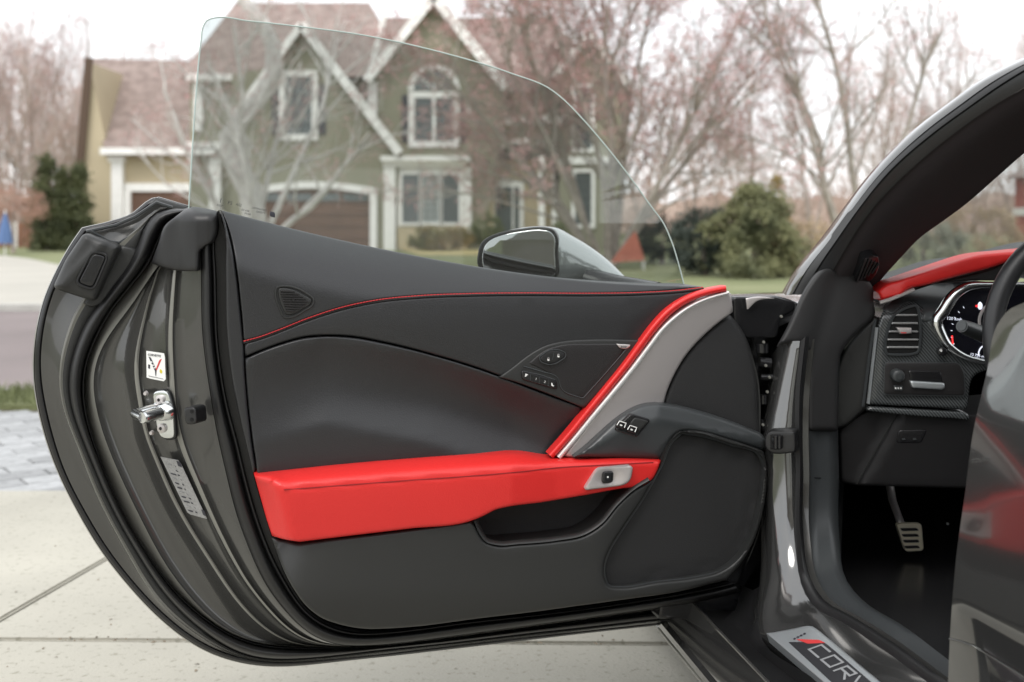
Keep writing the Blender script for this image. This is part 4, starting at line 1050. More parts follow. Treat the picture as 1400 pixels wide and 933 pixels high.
# lower trim, pocket, pull
gr = [(932,592,1),(960,596),(1000,608),(1038,622),(1043.5,632),(1043,660),(1037,700),(1026,735),(1010,762),(985,781),(950,790),(900,796),(845,803.5),(833,802),(827,790),(826,775),(832,755),(850,725),(880,680),(905,635),(918,605)]
lt = [(371,735,1),(408,743.5,1),(450,738),(500,732),(560,724.5),(646,712.5,1),(652,724),(662,740),(678,746),(710,744.5),(760,740),(800,732),(822,718),(845,690),(870,668),(893,655),(905,632,1),(915,606),(928,590),(945,588),(1000,602),(1044,617,1),(1048,640),(1047,672),(1040,712),(1028,745),(1012,772),(994,793,1),(923,810),(860,819),(794,828),(720,838),(660,845),(566,857),(530,859.5),(501,860),(463,853.5),(440,845),(418,828),(403,808),(390,785),(379,758)]
def lt_h(x, y, d):
    a = .050*(1 - np.exp(-np.clip((x + .45*(y-740) - 385) / 22, 0, 10)))    # left end facet turns back
    b = -.020*np.clip((y - 800)/60, 0, 1)**2
    return a + b - .020*np.clip((y-640)/200, 0, 1)*0 - .018*np.interp(x, [820, 1000], [0, 1])
sheet('lower_trim', lt, DP, plastic, door, off=-.002, back=-.07, r=5, rh=.008, step=5, grid=8, h=lt_h, holes=[gr])
sheet('speaker_grille', gr, DP, grille_m, door, off=.024, back=-.03, r=4, rh=.004, step=5, grid=9, h=lambda x, y, d: -.018*np.interp(x, [820, 1000], [0, 1]) - .003*np.exp(-((d-11)/1.6)**2))
gR = resample(gr, step=5, closed=True)
tube('grille_rim', [DP.pt(q[0], q[1], .036 - .018*float(np.interp(q[0], [820, 1000], [0, 1]))) for q in gR], .0022, plastic_g, door, 6, closed=True)  # lighter grey rim stands for the highlight along the speaker border
# pocket
pk = [(646,712),(680,700),(800,680),(885,664),(900,650),(888,668),(860,690),(830,722),(800,736),(740,744),(690,750),(664,744)]
sheet('map_pocket', [(640,716),(680,692),(800,670),(900,640),(900,668),(860,700),(830,735),(800,748),(740,754),(690,758),(655,750)], DP, grille_m, door, off=-.030, back=-.05, r=8, rh=.002, step=6, grid=12)
rim = resample([(648,713),(654,727),(664,741),(680,745.5),(710,744),(760,739.5),(800,731),(822,717),(845,690),(868,669),(888,657)], step=5)
rows = []
for o_, k_ in ((.034, -1.5), (.048, 0), (.046, 3), (.036, 6)):
    T_ = np.gradient(rim, axis=0); T_ /= np.linalg.norm(T_, axis=1)[:, None]; N_ = np.stack([-T_[:, 1], T_[:, 0]], -1)*1.0
    q = rim + N_*(-k_); rows.append([Vector(v) for v in DP.on(q[:, 0], q[:, 1], np.full(len(q), o_)).tolist()])
rows = [[v - Vector(DP.n)*.075 for v in rows[0]]] + rows
loft('pocket_rim', rows, plastic, door, 70)
# armrest
ar_top = resample([(347,648),(380,644.5),(450,637),(560,627.5),(650,621.5),(715,620),(748,625.5),(800,625.5),(850,625.5),(904,628)], step=6)
seam_a = resample([(352,655),(368,660),(387,668),(420,666),(560,655.5),(640,650),(715,643.5),(760,638.5),(800,636),(860,633),(903,631)], step=6)
fold = resample([(383,662),(392,685),(402,715),(409,741)], step=4)
def arm_h(x, y, d):
    pts = np.stack([x, y], -1)
    ys = np.interp(x, seam_a[:, 0], seam_a[:, 1]); yt = np.interp(x, ar_top[:, 0], ar_top[:, 1])
    t = np.clip((y - yt) / np.maximum(ys - yt, 1), 0, 1)
    up = .052*np.sin(t*math.pi/2)**.9                       # rolled top out to the seam
    dn = -.016*np.clip((y - ys)/85, 0, 1)**1.4
    amp = np.interp(x, [347, 700, 760, 850, 905], [1, 1, .72, .55, .35])
    xf = np.interp(y, [648, 662, 685, 715, 741], [375, 385, 393, 402, 410])
    lf = np.clip((x - (xf - 36)) / 36, 0, 1)
    base = (up + dn)*amp
    k = np.where(lf < 1, np.sin(lf*math.pi/2)**1.15, 1)
    base = base*k
    # sewn groove
    dseam = dist_poly(pts, seam_a[8:], False); base -= .0030*np.exp(-(dseam/1.7)**2)*(x > 384)
    dfold = dist_poly(pts, fold, False); base -= .0006*np.exp(-(dfold/1.5)**2)
    return base
arm_o = [(347,648,1),(380,644.5),(450,637),(560,627.5),(650,621.5),(715,620),(748,625),(800,625.5),(850,625.5),(904,628,1),(900,640),(892,655),(882,663),(850,668),(800,677),(740,687),(695,693),(678,697),(660,706),(645,712),(560,723),(480,732.5),(410,741,1),(390,738),(372,733,1),(366,715),(356,680)]
sheet('armrest', arm_o, DP, redl, door, off=.018, back=-.03, r=4, rh=.005, step=4, grid=4.5, h=arm_h, ang=75)
def on_arm(x, y, e=0.0): return DP.pt(x, y, .018 + float(arm_h(np.array([float(x)]), np.array([float(y)]), 0)[0]) + e)
sb = resample([(388,671),(420,668.6),(560,658),(640,652.5),(715,646),(760,641),(800,638.5),(860,635.5),(893,633.5)], step=4.5)
dr = mat('dark_red_thread', (.30, .008, .010), .6)
tube('armrest_seam', [on_arm(q[0], q[1] - 1.2, .0013) for q in sb], .0009, dr, door, 6)
# door release
bz = [(797,671),(816,640),(866.5,636.5),(862,658),(852,664)]
def bzh(x, y, d): return -.006*np.exp(-(((x-832)/16)**2 + ((y-654)/11)**2))
sheet('release_bezel', bz, DP, silver, door, off=.060, back=.03, r=2.5, rh=.003, step=3, grid=3, h=bzh, cr=7)
sheet('release_button', [(824,645.5),(839,644.5),(838,660),(823,661.5)], DP, gloss_blk, door, off=.064, back=.05, r=2.5, rh=.003, step=2, grid=3, cr=4)
p = DP.pt(831, 652.5, .0645); tube('button_mark', [p, p + Vector(DP.n)*.0004], .0016, white_p, door, 8)
# pull / window switch carrier
pull = [(785,625,1),(800,613),(822,592),(843,573),(862,560),(878,553.5),(895,551.5),(920,554),(960,563),(1000,576),(1040,592,1),(1046,600),(1046,618,1),(1000,604),(946,590),(932,590),(922,597),(912,615),(905,629,1)]
def pull_h(x, y, d): return .026*np.clip(1 - np.abs((y - np.interp(x, [785, 850, 900, 1046], [625, 590, 575, 605]))/55), 0, 1) - .03*np.interp(x, [900, 1046], [0, 1])
sheet('door_pull', pull, DP, plastic_g, door, off=.018, back=-.03, r=6, rh=.010, step=4, grid=7, h=pull_h)
def pullo(x, y): return .018 + float(pull_h(np.array([float(x)]), np.array([float(y)]), 0)[0])
sheet('switch_recess', [(863,566),(890,574),(871,598),(840,588)], DP, gloss_blk, door, off=.0455, back=.03, r=1.5, rh=.001, step=3, grid=4, cr=3)
sheet('recess_ramp', [(868,571),(887,576),(874,590),(860,580)], DP, plastic, door, off=.0468, back=.04, r=1.5, rh=.001, step=3, grid=4, cr=2)
for x, y in ((850,580.5), (864.5,586.5)):
    sheet('window_switch', [(x-7.5,y+3,1),(x-3.5,y-5,1),(x+6,y-2,1),(x+3.5,y+7,1)], DP, gloss_blk, door, off=.0500, back=.04, r=1.6, rh=.0015, step=2, grid=4)
    tube('switch_outline', [DP.pt(a, b, .0505) for a, b in ((x-6.5,y+1),(x-3,y-4.6),(x+6,y-1.6),(x+3.6,y+4.5))], .0010, white_p, door, 5)
    flat('window_symbol', [(x-2.2,y-.2),(x+1.5,y+.8),(x+.8,y+2.8),(x-2.8,y+1.6)], DP, .0505, white_p, door)
# side glass
gl_o = [(258,288,1),(262,220),(268,130),(275,55),(278,36),(283,28),(292,25),(340,29),(400,35.5),(500,49),(600,71),(700,101),(752,122),(770,136),(790,156),(830,202),(870,254),(892,285),(905,302),(918,330),(928,362),(938,400,1),(800,392),(600,365),(400,322)]
def gl_h(x, y, d): return .00012*np.clip(300 - y, 0, 400)*-.15
sheet('side_glass', gl_o, DP, glass, door, off=-.098, back=-.098, r=1, rh=0, step=8, grid=24, h=gl_h, side=False)
ed = resample([(258,285),(262,220),(268,130),(275,55),(278,36),(283,28),(292,25),(340,29),(400,35.5),(500,49),(600,71),(700,101),(752,122),(770,136),(790,156),(830,202),(870,254),(892,285),(905,302),(918,330),(928,362),(936,393)], step=6)
tube('glass_rim', [DP.pt(q[0], q[1], -.098 + float(gl_h(0, q[1], 0))) for q in ed], .0013, glass_edge, door, 6)
# glass markings
gx = lambda x, y, s, h: ptext('glass_print', s, DP, (x, y), (x+20, y+4.6), (x, y-10), h*1.05, -.0965, dk, door)
gx(300, 277, 'I', .010); gx(311, 279, 'FS', .008); gx(322, 281, 'AS2', .006); gx(296, 281.5, 'DOT', .0045); gx(330, 288, 'E4 43R', .0045); gx(334, 293, 'M100', .0045); gx(344, 285, 'LAMINATED', .0045); gx(350, 290.5, 'SAFETY', .0045)
sheet('glass_mark', [(369,289,1),(376,290.5,1),(376,298,1),(369,296,1)], DP, dk, door, off=-.0965, back=-.097, r=.3, step=3, grid=9, smooth=False)
# belt seal under the glass
tube('belt_seal', [DP.pt(q[0], q[1] + 5, -.108) for q in resample([(262,284),(300,291),(400,316),(500,340),(600,360),(700,376),(800,388),(900,395),(960,398)], step=10)], .004, rubber, door, 6)

# ------------------------------------------------ mirror
MP = VPlane(652, 2.25, 770, 2.22)
mir = sheet('door_mirror', [(664,362),(664,345),(667,335),(672,328),(684,320),(710,312),(745,309.5),(758,311),(785,324),(815,343),(840,364),(862,390),(800,392),(700,390),(668,380)], MP, mat('mirror_shell_sky_tint', (.50, .53, .52), .2, metal=.6, coat=1), car, off=0, back=-.06, r=26, rh=.05, step=5, grid=8,  # paler than the body paint: sky reflection put into the shell colour
            h=lambda x, y, d: -.075*np.clip((x-762)/80, 0, 1)**.8 + .0*x)
sheet('mirror_bezel', [(653.5,364),(653.5,346),(657.5,333),(665,326),(681,319),(711,313),(744,311),(756,314),(762,322),(763,345),(762,378),(720,380),(660,372)], MP, gloss_blk, mir, off=.004, back=-.02, r=3, rh=.004, step=4, grid=9)
sheet('mirror_glass', [(660,362),(660,347),(664,335),(671,328.5),(684,323),(712,317),(742,315),(753,317.5),(758,324),(759,345),(757,378),(720,380),(664,372)], MP, mirror_m, mir, off=.006, back=.0, r=1.5, rh=.0008, step=4, grid=10)
# slim mirror arm
tube('mirror_arm', [MP.pt(800, 386, -.06), MP.pt(845, 396, -.05), DP.pt(900, 404, -.12)], [.03, .028, .025], gloss_blk, mir, 10)

# =================================================================== BODY
def path(pts, n=60):
    """(px, py, depth) contour, evenly resampled in the picture"""
    xy = resample([(p[0], p[1]) for p in pts], n=n); src = np.array([(p[0], p[1]) for p in pts], float)
    cum = np.concatenate([[0], np.cumsum(np.hypot(*np.diff(src, axis=0).T))]); q = np.linspace(0, cum[-1], n)
    d = np.interp(q, cum, [p[2] for p in pts]); w_ = 7; dp = np.concatenate([2*d[0]-d[1:w_+1][::-1], d, 2*d[-1]-d[-w_-1:-1][::-1]]); d = np.convolve(dp, np.hanning(2*w_+3)[1:-1]/np.hanning(2*w_+3)[1:-1].sum(), 'valid')
    return [P(a, b, c) for (a, b), c in zip(xy, d)]
def mixrow(a, b, t, off=None):
    r = [p.lerp(q, t) for p, q in zip(a, b)]
    if off is not None: r = [p + off for p in r]
    return r
toc = -fwd
# hinge pillar and sill: contours from outside to inside
L1 = path([(1068,466,2.06),(1062,505,2.06),(1055,553,2.05),(1048,600,2.04),(1048.7,640,2.04),(1052,720,2.03),(1050,788,2.0),(1041,840,1.95),(1043,863,1.89),(1080,897,1.79),(1127,933,1.70),(1330,1090,1.37),(1560,1290,1.09)])
L2 = path([(1095,466,2.03),(1087,547,2.03),(1087,600,2.02),(1088,640,2.02),(1088,737,2.00),(1097,801,1.96),(1111,828,1.91),(1150,850,1.84),(1201,884,1.745),(1268,933,1.604),(1400,1035,1.38),(1600,1190,1.13)])
L3 = path([(1106,466,2.06),(1098,547,2.06),(1097,600,2.05),(1098,640,2.05),(1099,737,2.03),(1110,795,1.985),(1126,820,1.93),(1165,843,1.86),(1215,874,1.755),(1290,929,1.604),(1420,1020,1.38),(1620,1170,1.13)])
L4 = path([(1150,466,2.16),(1147,547,2.15),(1146,600,2.14),(1147,640,2.13),(1148,737,2.10),(1157,794,2.02),(1178,821,1.94),(1235,858,1.77),(1292,902,1.62),(1440,1005,1.38),(1640,1150,1.13)])
pil = loft('pillar_and_sill', [mixrow(L1, L1, 0, Vector((-.004, .05, -.03))), L1, mixrow(L1, L2, .12, toc*.006), mixrow(L1, L2, .5, toc*.008), mixrow(L1, L2, .9, toc*.004), L2], paint, car, 60)
loft('body_seal', [L2, mixrow(L2, L3, .2, toc*.012 + Vector((0, 0, .008))), mixrow(L2, L3, .55, toc*.014 + Vector((0, 0, .010))), mixrow(L2, L3, .85, toc*.006), L3], rubber, pil, 80)
loft('seal_edge_trim', [L3, mixrow(L3, L4, .10, toc*.010 + Vector((0, 0, .004))), mixrow(L3, L4, .18, toc*.004)], paint_in, pil, 60)
loft('sill_trim', [mixrow(L3, L4, .18, toc*.004), mixrow(L3, L4, .4, toc*.002), mixrow(L3, L4, .6, toc*.014 + Vector((0, 0, .006))), mixrow(L3, L4, .9, toc*.012 + Vector((0, 0, .006))), L4, mixrow(L4, L4, 0, Vector((.02, .10, -.09))), mixrow(L4, L4, 0, Vector((.04, .12, -.3)))], plastic_g, pil, 80)
tube('trim_joint', [P(1104, 653, 2.055), P(1125, 654, 2.08), P(1147, 654, 2.125)], .0012, gloss_blk, pil, 5)

# sill plate
ZS = .322
class ZPlane:
    def __init__(s, z): s.z = z; s.n = Vector((0, 0, 1))
    def on(s, px, py, off=0.0):
        px = np.asarray(px, float); py = np.asarray(py, float); off = np.asarray(off, float)*np.ones_like(px)
        t = (1 - (s.z + off))*F/(py - HY); return np.stack([(px - CX)/F*t, t, s.z + off], -1)
    def pt(s, px, py, off=0.0): return Vector(s.on(px, py, off).tolist())
ZP = Patch(P(1080,897,1.79) + toc*.008, P(1201,884,1.745) + toc*.008, P(1127,933,1.70) + toc*.008)
sheet('sill_plate', [(1048,866,1),(1108,855,1),(1118,861,1),(1203,932,1),(1420,1118,1),(1330,1100,1),(1129,935,1)], ZP, alu, pil, off=.006, back=-.012, r=2.5, rh=.001, step=8, grid=20, smooth=False)
sheet('sill_plate_field', [(1078,878,1),(1127,878,1),(1145,893,1),(1420,1130,1),(1370,1130,1),(1136,932,1)], ZP, mat('plate_dark_field', (.045, .045, .05), .35, metal=.4), pil, off=.0068, back=.001, r=.8, rh=.0002, step=8, grid=20, smooth=False)
flat('plate_flag', [(1089,874),(1120,875),(1128,879),(1104,880)], ZP, .0072, rp, pil)
for i in range(4): flat('check', [(1084+i*4.5,874-i*2.3),(1087+i*4.5,874.6-i*2.3),(1089+i*4.5,872.6-i*2.3),(1086+i*4.5,872-i*2.3)], ZP, .0072, dk, pil)
# lettering, built as bars running down the plate
A_, B_ = ZP.pt(1106, 888, .0076), ZP.pt(1176, 947, .0076)
ux_ = (B_ - A_).normalized(); uv_ = ZP.n.cross(ux_).normalized(); uv_ = -uv_ if uv_.x < 0 else uv_
lh = .052
def stroke(x0, y0, x1, y1, wd=.0052):
    a = A_ + ux_*x0 + up_*y0; b = A_ + ux_*x1 + up_*y1; t = (b - a).normalized(); s_ = ZP.n.cross(t)*wd/2
    a -= t*wd/2; b += t*wd/2
    return [a+s_, b+s_, b-s_, a-s_]
up_ = uv_
letters = {'C': [(0,0,.05,0),(0,0,.006,1),(.006,1,.05,1)], 'O': [(0,0,.045,0),(.045,0,.05,1),(.05,1,.006,1),(.006,1,0,0)], 'R': [(0,0,.006,1),(.006,1,.05,1),(.05,1,.047,.5),(.047,.5,.003,.5),(.025,.5,.05,0)], 'V': [(0,1,.022,0),(.022,0,.055,1)],
           'E': [(0,0,.045,0),(.003,.5,.045,.5),(.006,1,.05,1),(0,0,.006,1)], 'T': [(0,1,.05,1),(.025,1,.02,0)]}
x = .0
for ch in 'CORVETTE':
    v, f = [], []
    for a, b, c, d_ in letters[ch]:
        q = stroke(x + a*.56, b*lh*.40, x + c*.56, d_*lh*.40, .0036); k = len(v); v += [p + ZP.n*.0006*len(f)/8 for p in q]; f.append((k, k+1, k+2, k+3))
    link('lettering', v, f, mat('plate_letter', (.45, .46, .47), .35, metal=.5) if x == 0 else MATS['plate_letter'], pil, smooth=False); x += .037

# black gutter and rocker
G1 = path([(1014,800,2.10),(1004,836,2.09),(985,850,2.06),(1068,933,1.79),(1240,1100,1.45),(1420,1290,1.2)], 40)
G2 = path([(1052,780,2.04),(1040,845,1.97),(1040,866,1.90),(1122,936,1.70),(1330,1095,1.37),(1560,1290,1.09)], 40)
loft('sill_gutter', [mixrow(G1, G1, 0, Vector((0, .02, -.02))), G1, mixrow(G1, G2, .4, Vector((0, 0, -.02))), mixrow(G1, G2, .75, Vector((0, 0, -.02))), mixrow(G1, G2, .93, Vector((0, 0, .004))), G2], rubber, car, 80)
def along(px, py, z, ts):
    p = PZ(px, py, z); return [p + toc*t + Vector((0, 0, 0)) for t in ts]
ts = np.linspace(-.30, 1.1, 26)
K1 = along(897, 857, .205, ts); K2 = [p + (q - p)*.30 + Vector((-.006, 0, .006)) for p, q in zip(K1, along(971, 850, .300, ts))]
K3 = along(971, 850, .300, ts)
skirt = loft('side_skirt', [mixrow(K1, K1, 0, Vector((.05, 0, -.04))), mixrow(K1, K1, 0, Vector((.004, 0, -.008))), K1, mixrow(K1, K3, .28, lft*.014), mixrow(K1, K3, .33, lft*.006), mixrow(K1, K3, .55, lft*.004), mixrow(K1, K3, .97, Vector((0, 0, 0))), K3], mat('gloss_dark_paint', (.13, .13, .13), .10, metal=.8, coat=1.0), car, 40)
tube('skirt_edge', K3, .0030, paint_in, skirt, 6); tube('skirt_edge', mixrow(K1, K1, 0, Vector((0, 0, .003))), .0030, ridge_m, skirt, 6)
loft('skirt_shelf', [K3, mixrow(K3, K3, 0, Vector((.02, 0, -.012))), mixrow(K3, K3, 0, Vector((.13, 0, -.025)))], rubber, skirt, 60)

# hinge cavity behind the door's leading edge
CP = VPlane(940, 2.16, 1100, 2.16)
sheet('hinge_cavity', [(985,408,1),(1040,404),(1075,408),(1098,420),(1098,470),(1092,560),(1090,640),(1060,860),(1010,862,1),(985,700)], CP, gloss_blk, car, off=0, back=-.04, r=3, step=8, grid=30)
sheet('hinge_bracket', [(1002,406),(1060,406),(1088,414),(1087,424),(1068,434),(1062,462),(1020,462),(1003,450)], VPlane(1000, 2.06, 1088, 2.08), gloss_blk, car, off=0, back=-.05, r=3, rh=.003, step=4, grid=8, cr=4)
sheet('bracket_plate', [(1020,408,1),(1038,406),(1060,408,1),(1035,412),(1022,424,1)], VPlane(1000, 2.05, 1088, 2.07), silver, car, off=.004, back=-.0, r=1.5, rh=.001, step=3, grid=6)
HPl = VPlane(1000, 2.09, 1088, 2.10)
for (x0, y0, x1, y1, r_) in ((1042,470,1042,482,.012), (1038,495,1053,497,.010), (1040,516,1056,516,.006), (1043,540,1043,552,.008), (1040,575,1046,590,.006)):
    tube('hinge_pin', [HPl.pt(x0, y0, .02), HPl.pt(x1, y1, .02)], r_, gloss_blk, car, 10)
for x, y in ((1044,468),(1047,500),(1052,516),(1049,536),(1043,581),(1068,433)): 
    p = HPl.pt(x, y, .035); tube('bolt', [p, p + Vector((0, -.004, 0))], [.003, .002], ridge_m, car, 8)
tube('wiring_boot', [HPl.pt(1036, 600, .01), HPl.pt(1040, 640, .02), HPl.pt(1036, 690, .01)], [.012, .016, .012], rubber, car, 10)
# check strap
ck = sheet('check_strap_housing', [(1050,591),(1054,589,1),(1087,590,1),(1088,619,1),(1054,619),(1050,617)], VPlane(1050, 2.01, 1088, 1.99), rubber, car, off=.012, back=-.02, r=2.5, rh=.004, step=3, grid=5)
sheet('strap_slot', [(1053,594,1),(1069,594,1),(1069,615,1),(1053,615,1)], VPlane(1050, 2.01, 1088, 1.99), MATS['hole_black'], ck, off=.0135, back=.0, r=1.5, step=3, grid=6)
tube('strap_arm', [DP.pt(1040, 603, -.01), P(1060, 603, 1.985), P(1068, 604, 1.99)], .006, plastic_g, ck, 6, squash=.5)
for x in (1061, 1066): tube('strap_roller', [P(x, 596, 1.985), P(x, 613, 1.985)], .0045, gloss_blk, ck, 8)

# windscreen pillar
A1 = path([(1074,404,2.20),(1092,374,2.16),(1128,330,2.09),(1160,287,2.02),(1193,244,1.95),(1257,180,1.86),(1305,143,1.80),(1356,107,1.75),(1400,84,1.71),(1520,40,1.6),(1700,0,1.45)])
A2 = path([(1096,402,2.16),(1112,370,2.12),(1141,326,2.05),(1172,282,1.99),(1206,240,1.93),(1274,180,1.84),(1318,148,1.79),(1356,121,1.75),(1400,94,1.70),(1520,52,1.59),(1700,14,1.44)])
A3 = path([(1118,402,2.13),(1138,366,2.09),(1166,318,2.03),(1194,280,1.98),(1223,250,1.93),(1300,184,1.83),(1345,152,1.78),(1386,128,1.73),(1430,104,1.68),(1540,66,1.58),(1710,30,1.43)])
A4 = path([(1190,402,2.20),(1206,381,2.17),(1232,352,2.12),(1257,326,2.08),(1290,302,2.03),(1321,279,1.99),(1360,245,1.93),(1400,210,1.87),(1460,165,1.80),(1560,110,1.68),(1720,70,1.5)])
ap = loft('windscreen_pillar', [mixrow(A1, A1, 0, Vector((.03, .10, 0))), mixrow(A1, A1, 0, Vector((.0, .03, .004))), A1, mixrow(A1, A2, .35, toc*.004)], paint, car, 60)
loft('pillar_seal', [mixrow(A1, A2, .35, toc*.004), mixrow(A1, A2, .45, toc*-.006), mixrow(A1, A2, .6, toc*.012), mixrow(A1, A2, .95, toc*.014), mixrow(A2, A3, .08, toc*.002), mixrow(A2, A3, .15, toc*.012), mixrow(A2, A3, .9, toc*.016), mixrow(A2, A3, 1., toc*.002)], rubber, ap, 80)
loft('pillar_trim', [mixrow(A2, A3, 1., toc*.004), mixrow(A3, A4, .08, toc*.016), mixrow(A3, A4, .28, toc*.022), mixrow(A3, A4, .42, toc*.016), mixrow(A3, A4, .75, toc*.008), mixrow(A3, A4, .96), A4, mixrow(A4, A4, 0, Vector((.01, .05, .0)))], cloth_blk, ap, 80)
gA, gB = mixrow(A3, A4, .30), mixrow(A3, A4, .80)
VP_ = Patch(gA[2], gA[16], gB[8])
sheet('demister_grille', [(1168,378,1),(1180,352,1),(1193,348),(1201,352),(1202,360),(1190,384),(1182,389),(1170,388)], VP_, gloss_blk, ap, off=.020, back=-.01, r=2, rh=.003, step=3, grid=5)
for i in range(5):
    tube('grille_bar', [VP_.pt(1172 + i*5, 386 - i*3, .0215), VP_.pt(1184 + i*4.4, 354 + i*1.6, .0215)], .0016, cloth_blk, ap, 5)
# leather covered foot of the pillar
sheet('pillar_foot', [(1062,474,1),(1076,448),(1086,426),(1096,404),(1106,388),(1120,372),(1194,396),(1194,410),(1196,432),(1176,452),(1150,484),(1146,520),(1146,560),(1146,590,1),(1104,590,1),(1104,478,1),(1084,470)], VPlane(1062, 2.04, 1196, 2.14), mat('charcoal_cover', (.021, .0205, .021), .6, bump=(900, .3, .0004)), car, off=.012, back=.002, r=7, rh=.012, step=5, grid=8,
      h=lambda x, y, d: .006*np.exp(-((x-1112-(400-y)*.25)/18)**2) - .004*np.exp(-((x-1140-(400-y)*.35)/10)**2))

# windscreen
W2 = [p + Vector((1.05, .55, .02)) for p in A4]
loft('windscreen', [[p + Vector((.0, .03, .0)) for p in A4], mixrow(A4, W2, .25, Vector((0, .14, .01))), mixrow(A4, W2, .6, Vector((0, .2, .02))), W2], glass_ws, car, 80)

# fender, bonnet and front wheel (beyond the door)
def seg(p, n): return [p + fwd*t for t in n]
ft = np.linspace(.04, 1.75, 36)
o0 = Vector((.455, 2.07, 0))
rowsF = []
wheel_c = .80
for lat_, z in ((.0, .22), (-.03, .40), (-.05, .58), (-.03, .72), (.04, .80), (.14, .845), (.30, .85), (.8, .86), (1.3, .84)):
    r_ = []
    for t in ft:
        zz = z
        if z < .72:
            arch = math.sqrt(max(0, .385**2 - (t - wheel_c)**2)) + .33
            zz = max(z, min(arch, .715)) if abs(t - wheel_c) < .385 else z
        p = o0 + fwd*t - lft*lat_
        drop = .16*(t/1.75)**2*(1 if z > .7 else 0)
        r_.append(Vector((p.x, p.y, zz - drop)))
    rowsF.append(r_)
fen = loft('front_wing_and_bonnet', rowsF, paint, car, 50)
wc = o0 + fwd*wheel_c - lft*.13 + Vector((0, 0, .335))
def lathe(name, prof, c, ax, m, parent, n=40):
    a = ax.normalized(); u = Vector((0, 0, 1)); v_ = a.cross(u).normalized(); rows = []
    for r_, o_ in prof: rows.append([c + a*o_ + (u*math.cos(2*math.pi*k/n) + v_*math.sin(2*math.pi*k/n))*r_ for k in range(n + 1)])
    return loft(name, rows, m, parent, 40)
whl = lathe('wheel', [(.235, .11), (.31, .12), (.335, .10), (.336, -.10), (.31, -.12), (.235, -.11)], wc, lft, tyre_m, car)
lathe('rim', [(.24, .11), (.225, .09), (.20, .03), (.05, .06), (.0, .06)], wc, lft, gloss_blk, whl)
# rear wheel (outside the picture to the right of the viewer's shoulder) kept simple: under-body only
ub = MB().box(-.75, .75, -1.3, 1.9, -.1, .08); o = ub.build('underbody', gloss_blk, car)
o.rotation_euler.z = math.atan2(-fwd.x, fwd.y); o.location = (1.27, 1.5, .22)
# footwell tub
def quadbox(name, pts_low, h, m, parent): 
    v = [Vector(p) for p in pts_low] + [Vector(p) + Vector((0, 0, h)) for p in pts_low]
    return link(name, v, [(0,1,2,3), (0,1,5,4), (1,2,6,5), (2,3,7,6)], m, parent, smooth=False)
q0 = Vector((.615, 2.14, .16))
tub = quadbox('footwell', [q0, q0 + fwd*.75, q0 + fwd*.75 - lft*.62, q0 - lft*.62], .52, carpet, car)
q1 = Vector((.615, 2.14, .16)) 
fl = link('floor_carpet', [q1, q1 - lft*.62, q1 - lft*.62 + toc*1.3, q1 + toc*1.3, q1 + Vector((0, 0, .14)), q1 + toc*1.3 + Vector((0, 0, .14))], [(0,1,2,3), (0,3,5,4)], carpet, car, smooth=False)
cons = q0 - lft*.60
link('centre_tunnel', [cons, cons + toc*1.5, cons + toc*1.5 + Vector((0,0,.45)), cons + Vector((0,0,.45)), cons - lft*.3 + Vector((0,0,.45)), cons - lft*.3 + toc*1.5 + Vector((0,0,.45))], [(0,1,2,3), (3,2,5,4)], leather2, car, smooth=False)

# ------------------------------------------------ dashboard
DD = VPlane(1130, 2.13, 1400, 2.10)
dash = sheet('dashboard', [(1197,432,1),(1176,452),(1149,490),(1143,510),(1138,545),(1134,580),(1136,587),(1150,585),(1184,560,1),(1190,545),(1201,440,1)], DD, plastic, car, off=-.01, back=-.25, r=5, rh=.010, step=4, grid=8)
tube('side_panel_edge', [DD.pt(x, y, .0) for x, y in ((1197,436),(1191,470),(1186,510),(1180,556))], .003, plastic_g, dash, 6)
sheet('fascia', [(1200,444,1),(1207,426),(1220,412),(1252,396),(1299,388),(1360,388,1),(1410,400),(1410,520),(1352,506,1),(1335,512),(1322,560,1),(1186,553,1),(1192,510)], DD, carbon_m, dash, off=.0, back=-.25, r=5, rh=.008, step=4, grid=8,
      h=lambda x, y, d: -.09*np.clip((440-y)/52, 0, 1)**2)
tube('fascia_edge', [DD.pt(x, y, .002) for x, y in ((1199,448),(1194,490),(1189,535),(1187,552))], .0032, alu, dash, 6)
sheet('fascia_top', [(1209,424,1),(1222,409),(1252,394),(1299,385),(1345,386,1),(1316,394),(1300,404),(1290,420),(1282,436,1),(1262,440),(1262,422),(1250,412),(1232,418),(1220,430)], DD, plastic_g, dash, off=.002, back=-.03, r=3, rh=.002, step=4, grid=8, h=lambda x, y, d: -.09*np.clip((440-y)/52, 0, 1)**2)
sheet('fascia_lower_rail', [(1187,556,1),(1321,564,1),(1326,572),(1300,572),(1220,566),(1184,562,1)], DD, carbon_m, dash, off=.004, back=-.03, r=3, rh=.005, step=4, grid=6)
sheet('dash_top', [(1196,402,1),(1230,396),(1299,376),(1330,366),(1386,358),(1520,350),(1520,380),(1392,372),(1340,374),(1270,392),(1215,412,1)], VPlane(1130, 2.2, 1400, 2.18), plastic, dash, off=.0, back=-.35, r=10, rh=.02, step=6, grid=12)
sheet('red_dash_brow', [(1199,398,1),(1212,388),(1229,383),(1265,371),(1299,359.5),(1330,350),(1386,343.5,1),(1400,342,1),(1440,344),(1440,350,1),(1382,357),(1352,367),(1320,375),(1280,386),(1266,390),(1240,397),(1232,404,1),(1205,412,1)], DD, redl, dash, off=.03, back=-.06, r=5, rh=.012, step=4, grid=6, h=lambda x, y, d: -.02*np.clip((1235-x)/40, 0, 1))
tube('brow_edge', [DD.pt(x, y, .024) for x, y in ((1203,414),(1216,410),(1236,402),(1250,396))], .0035, silver, dash, 6)
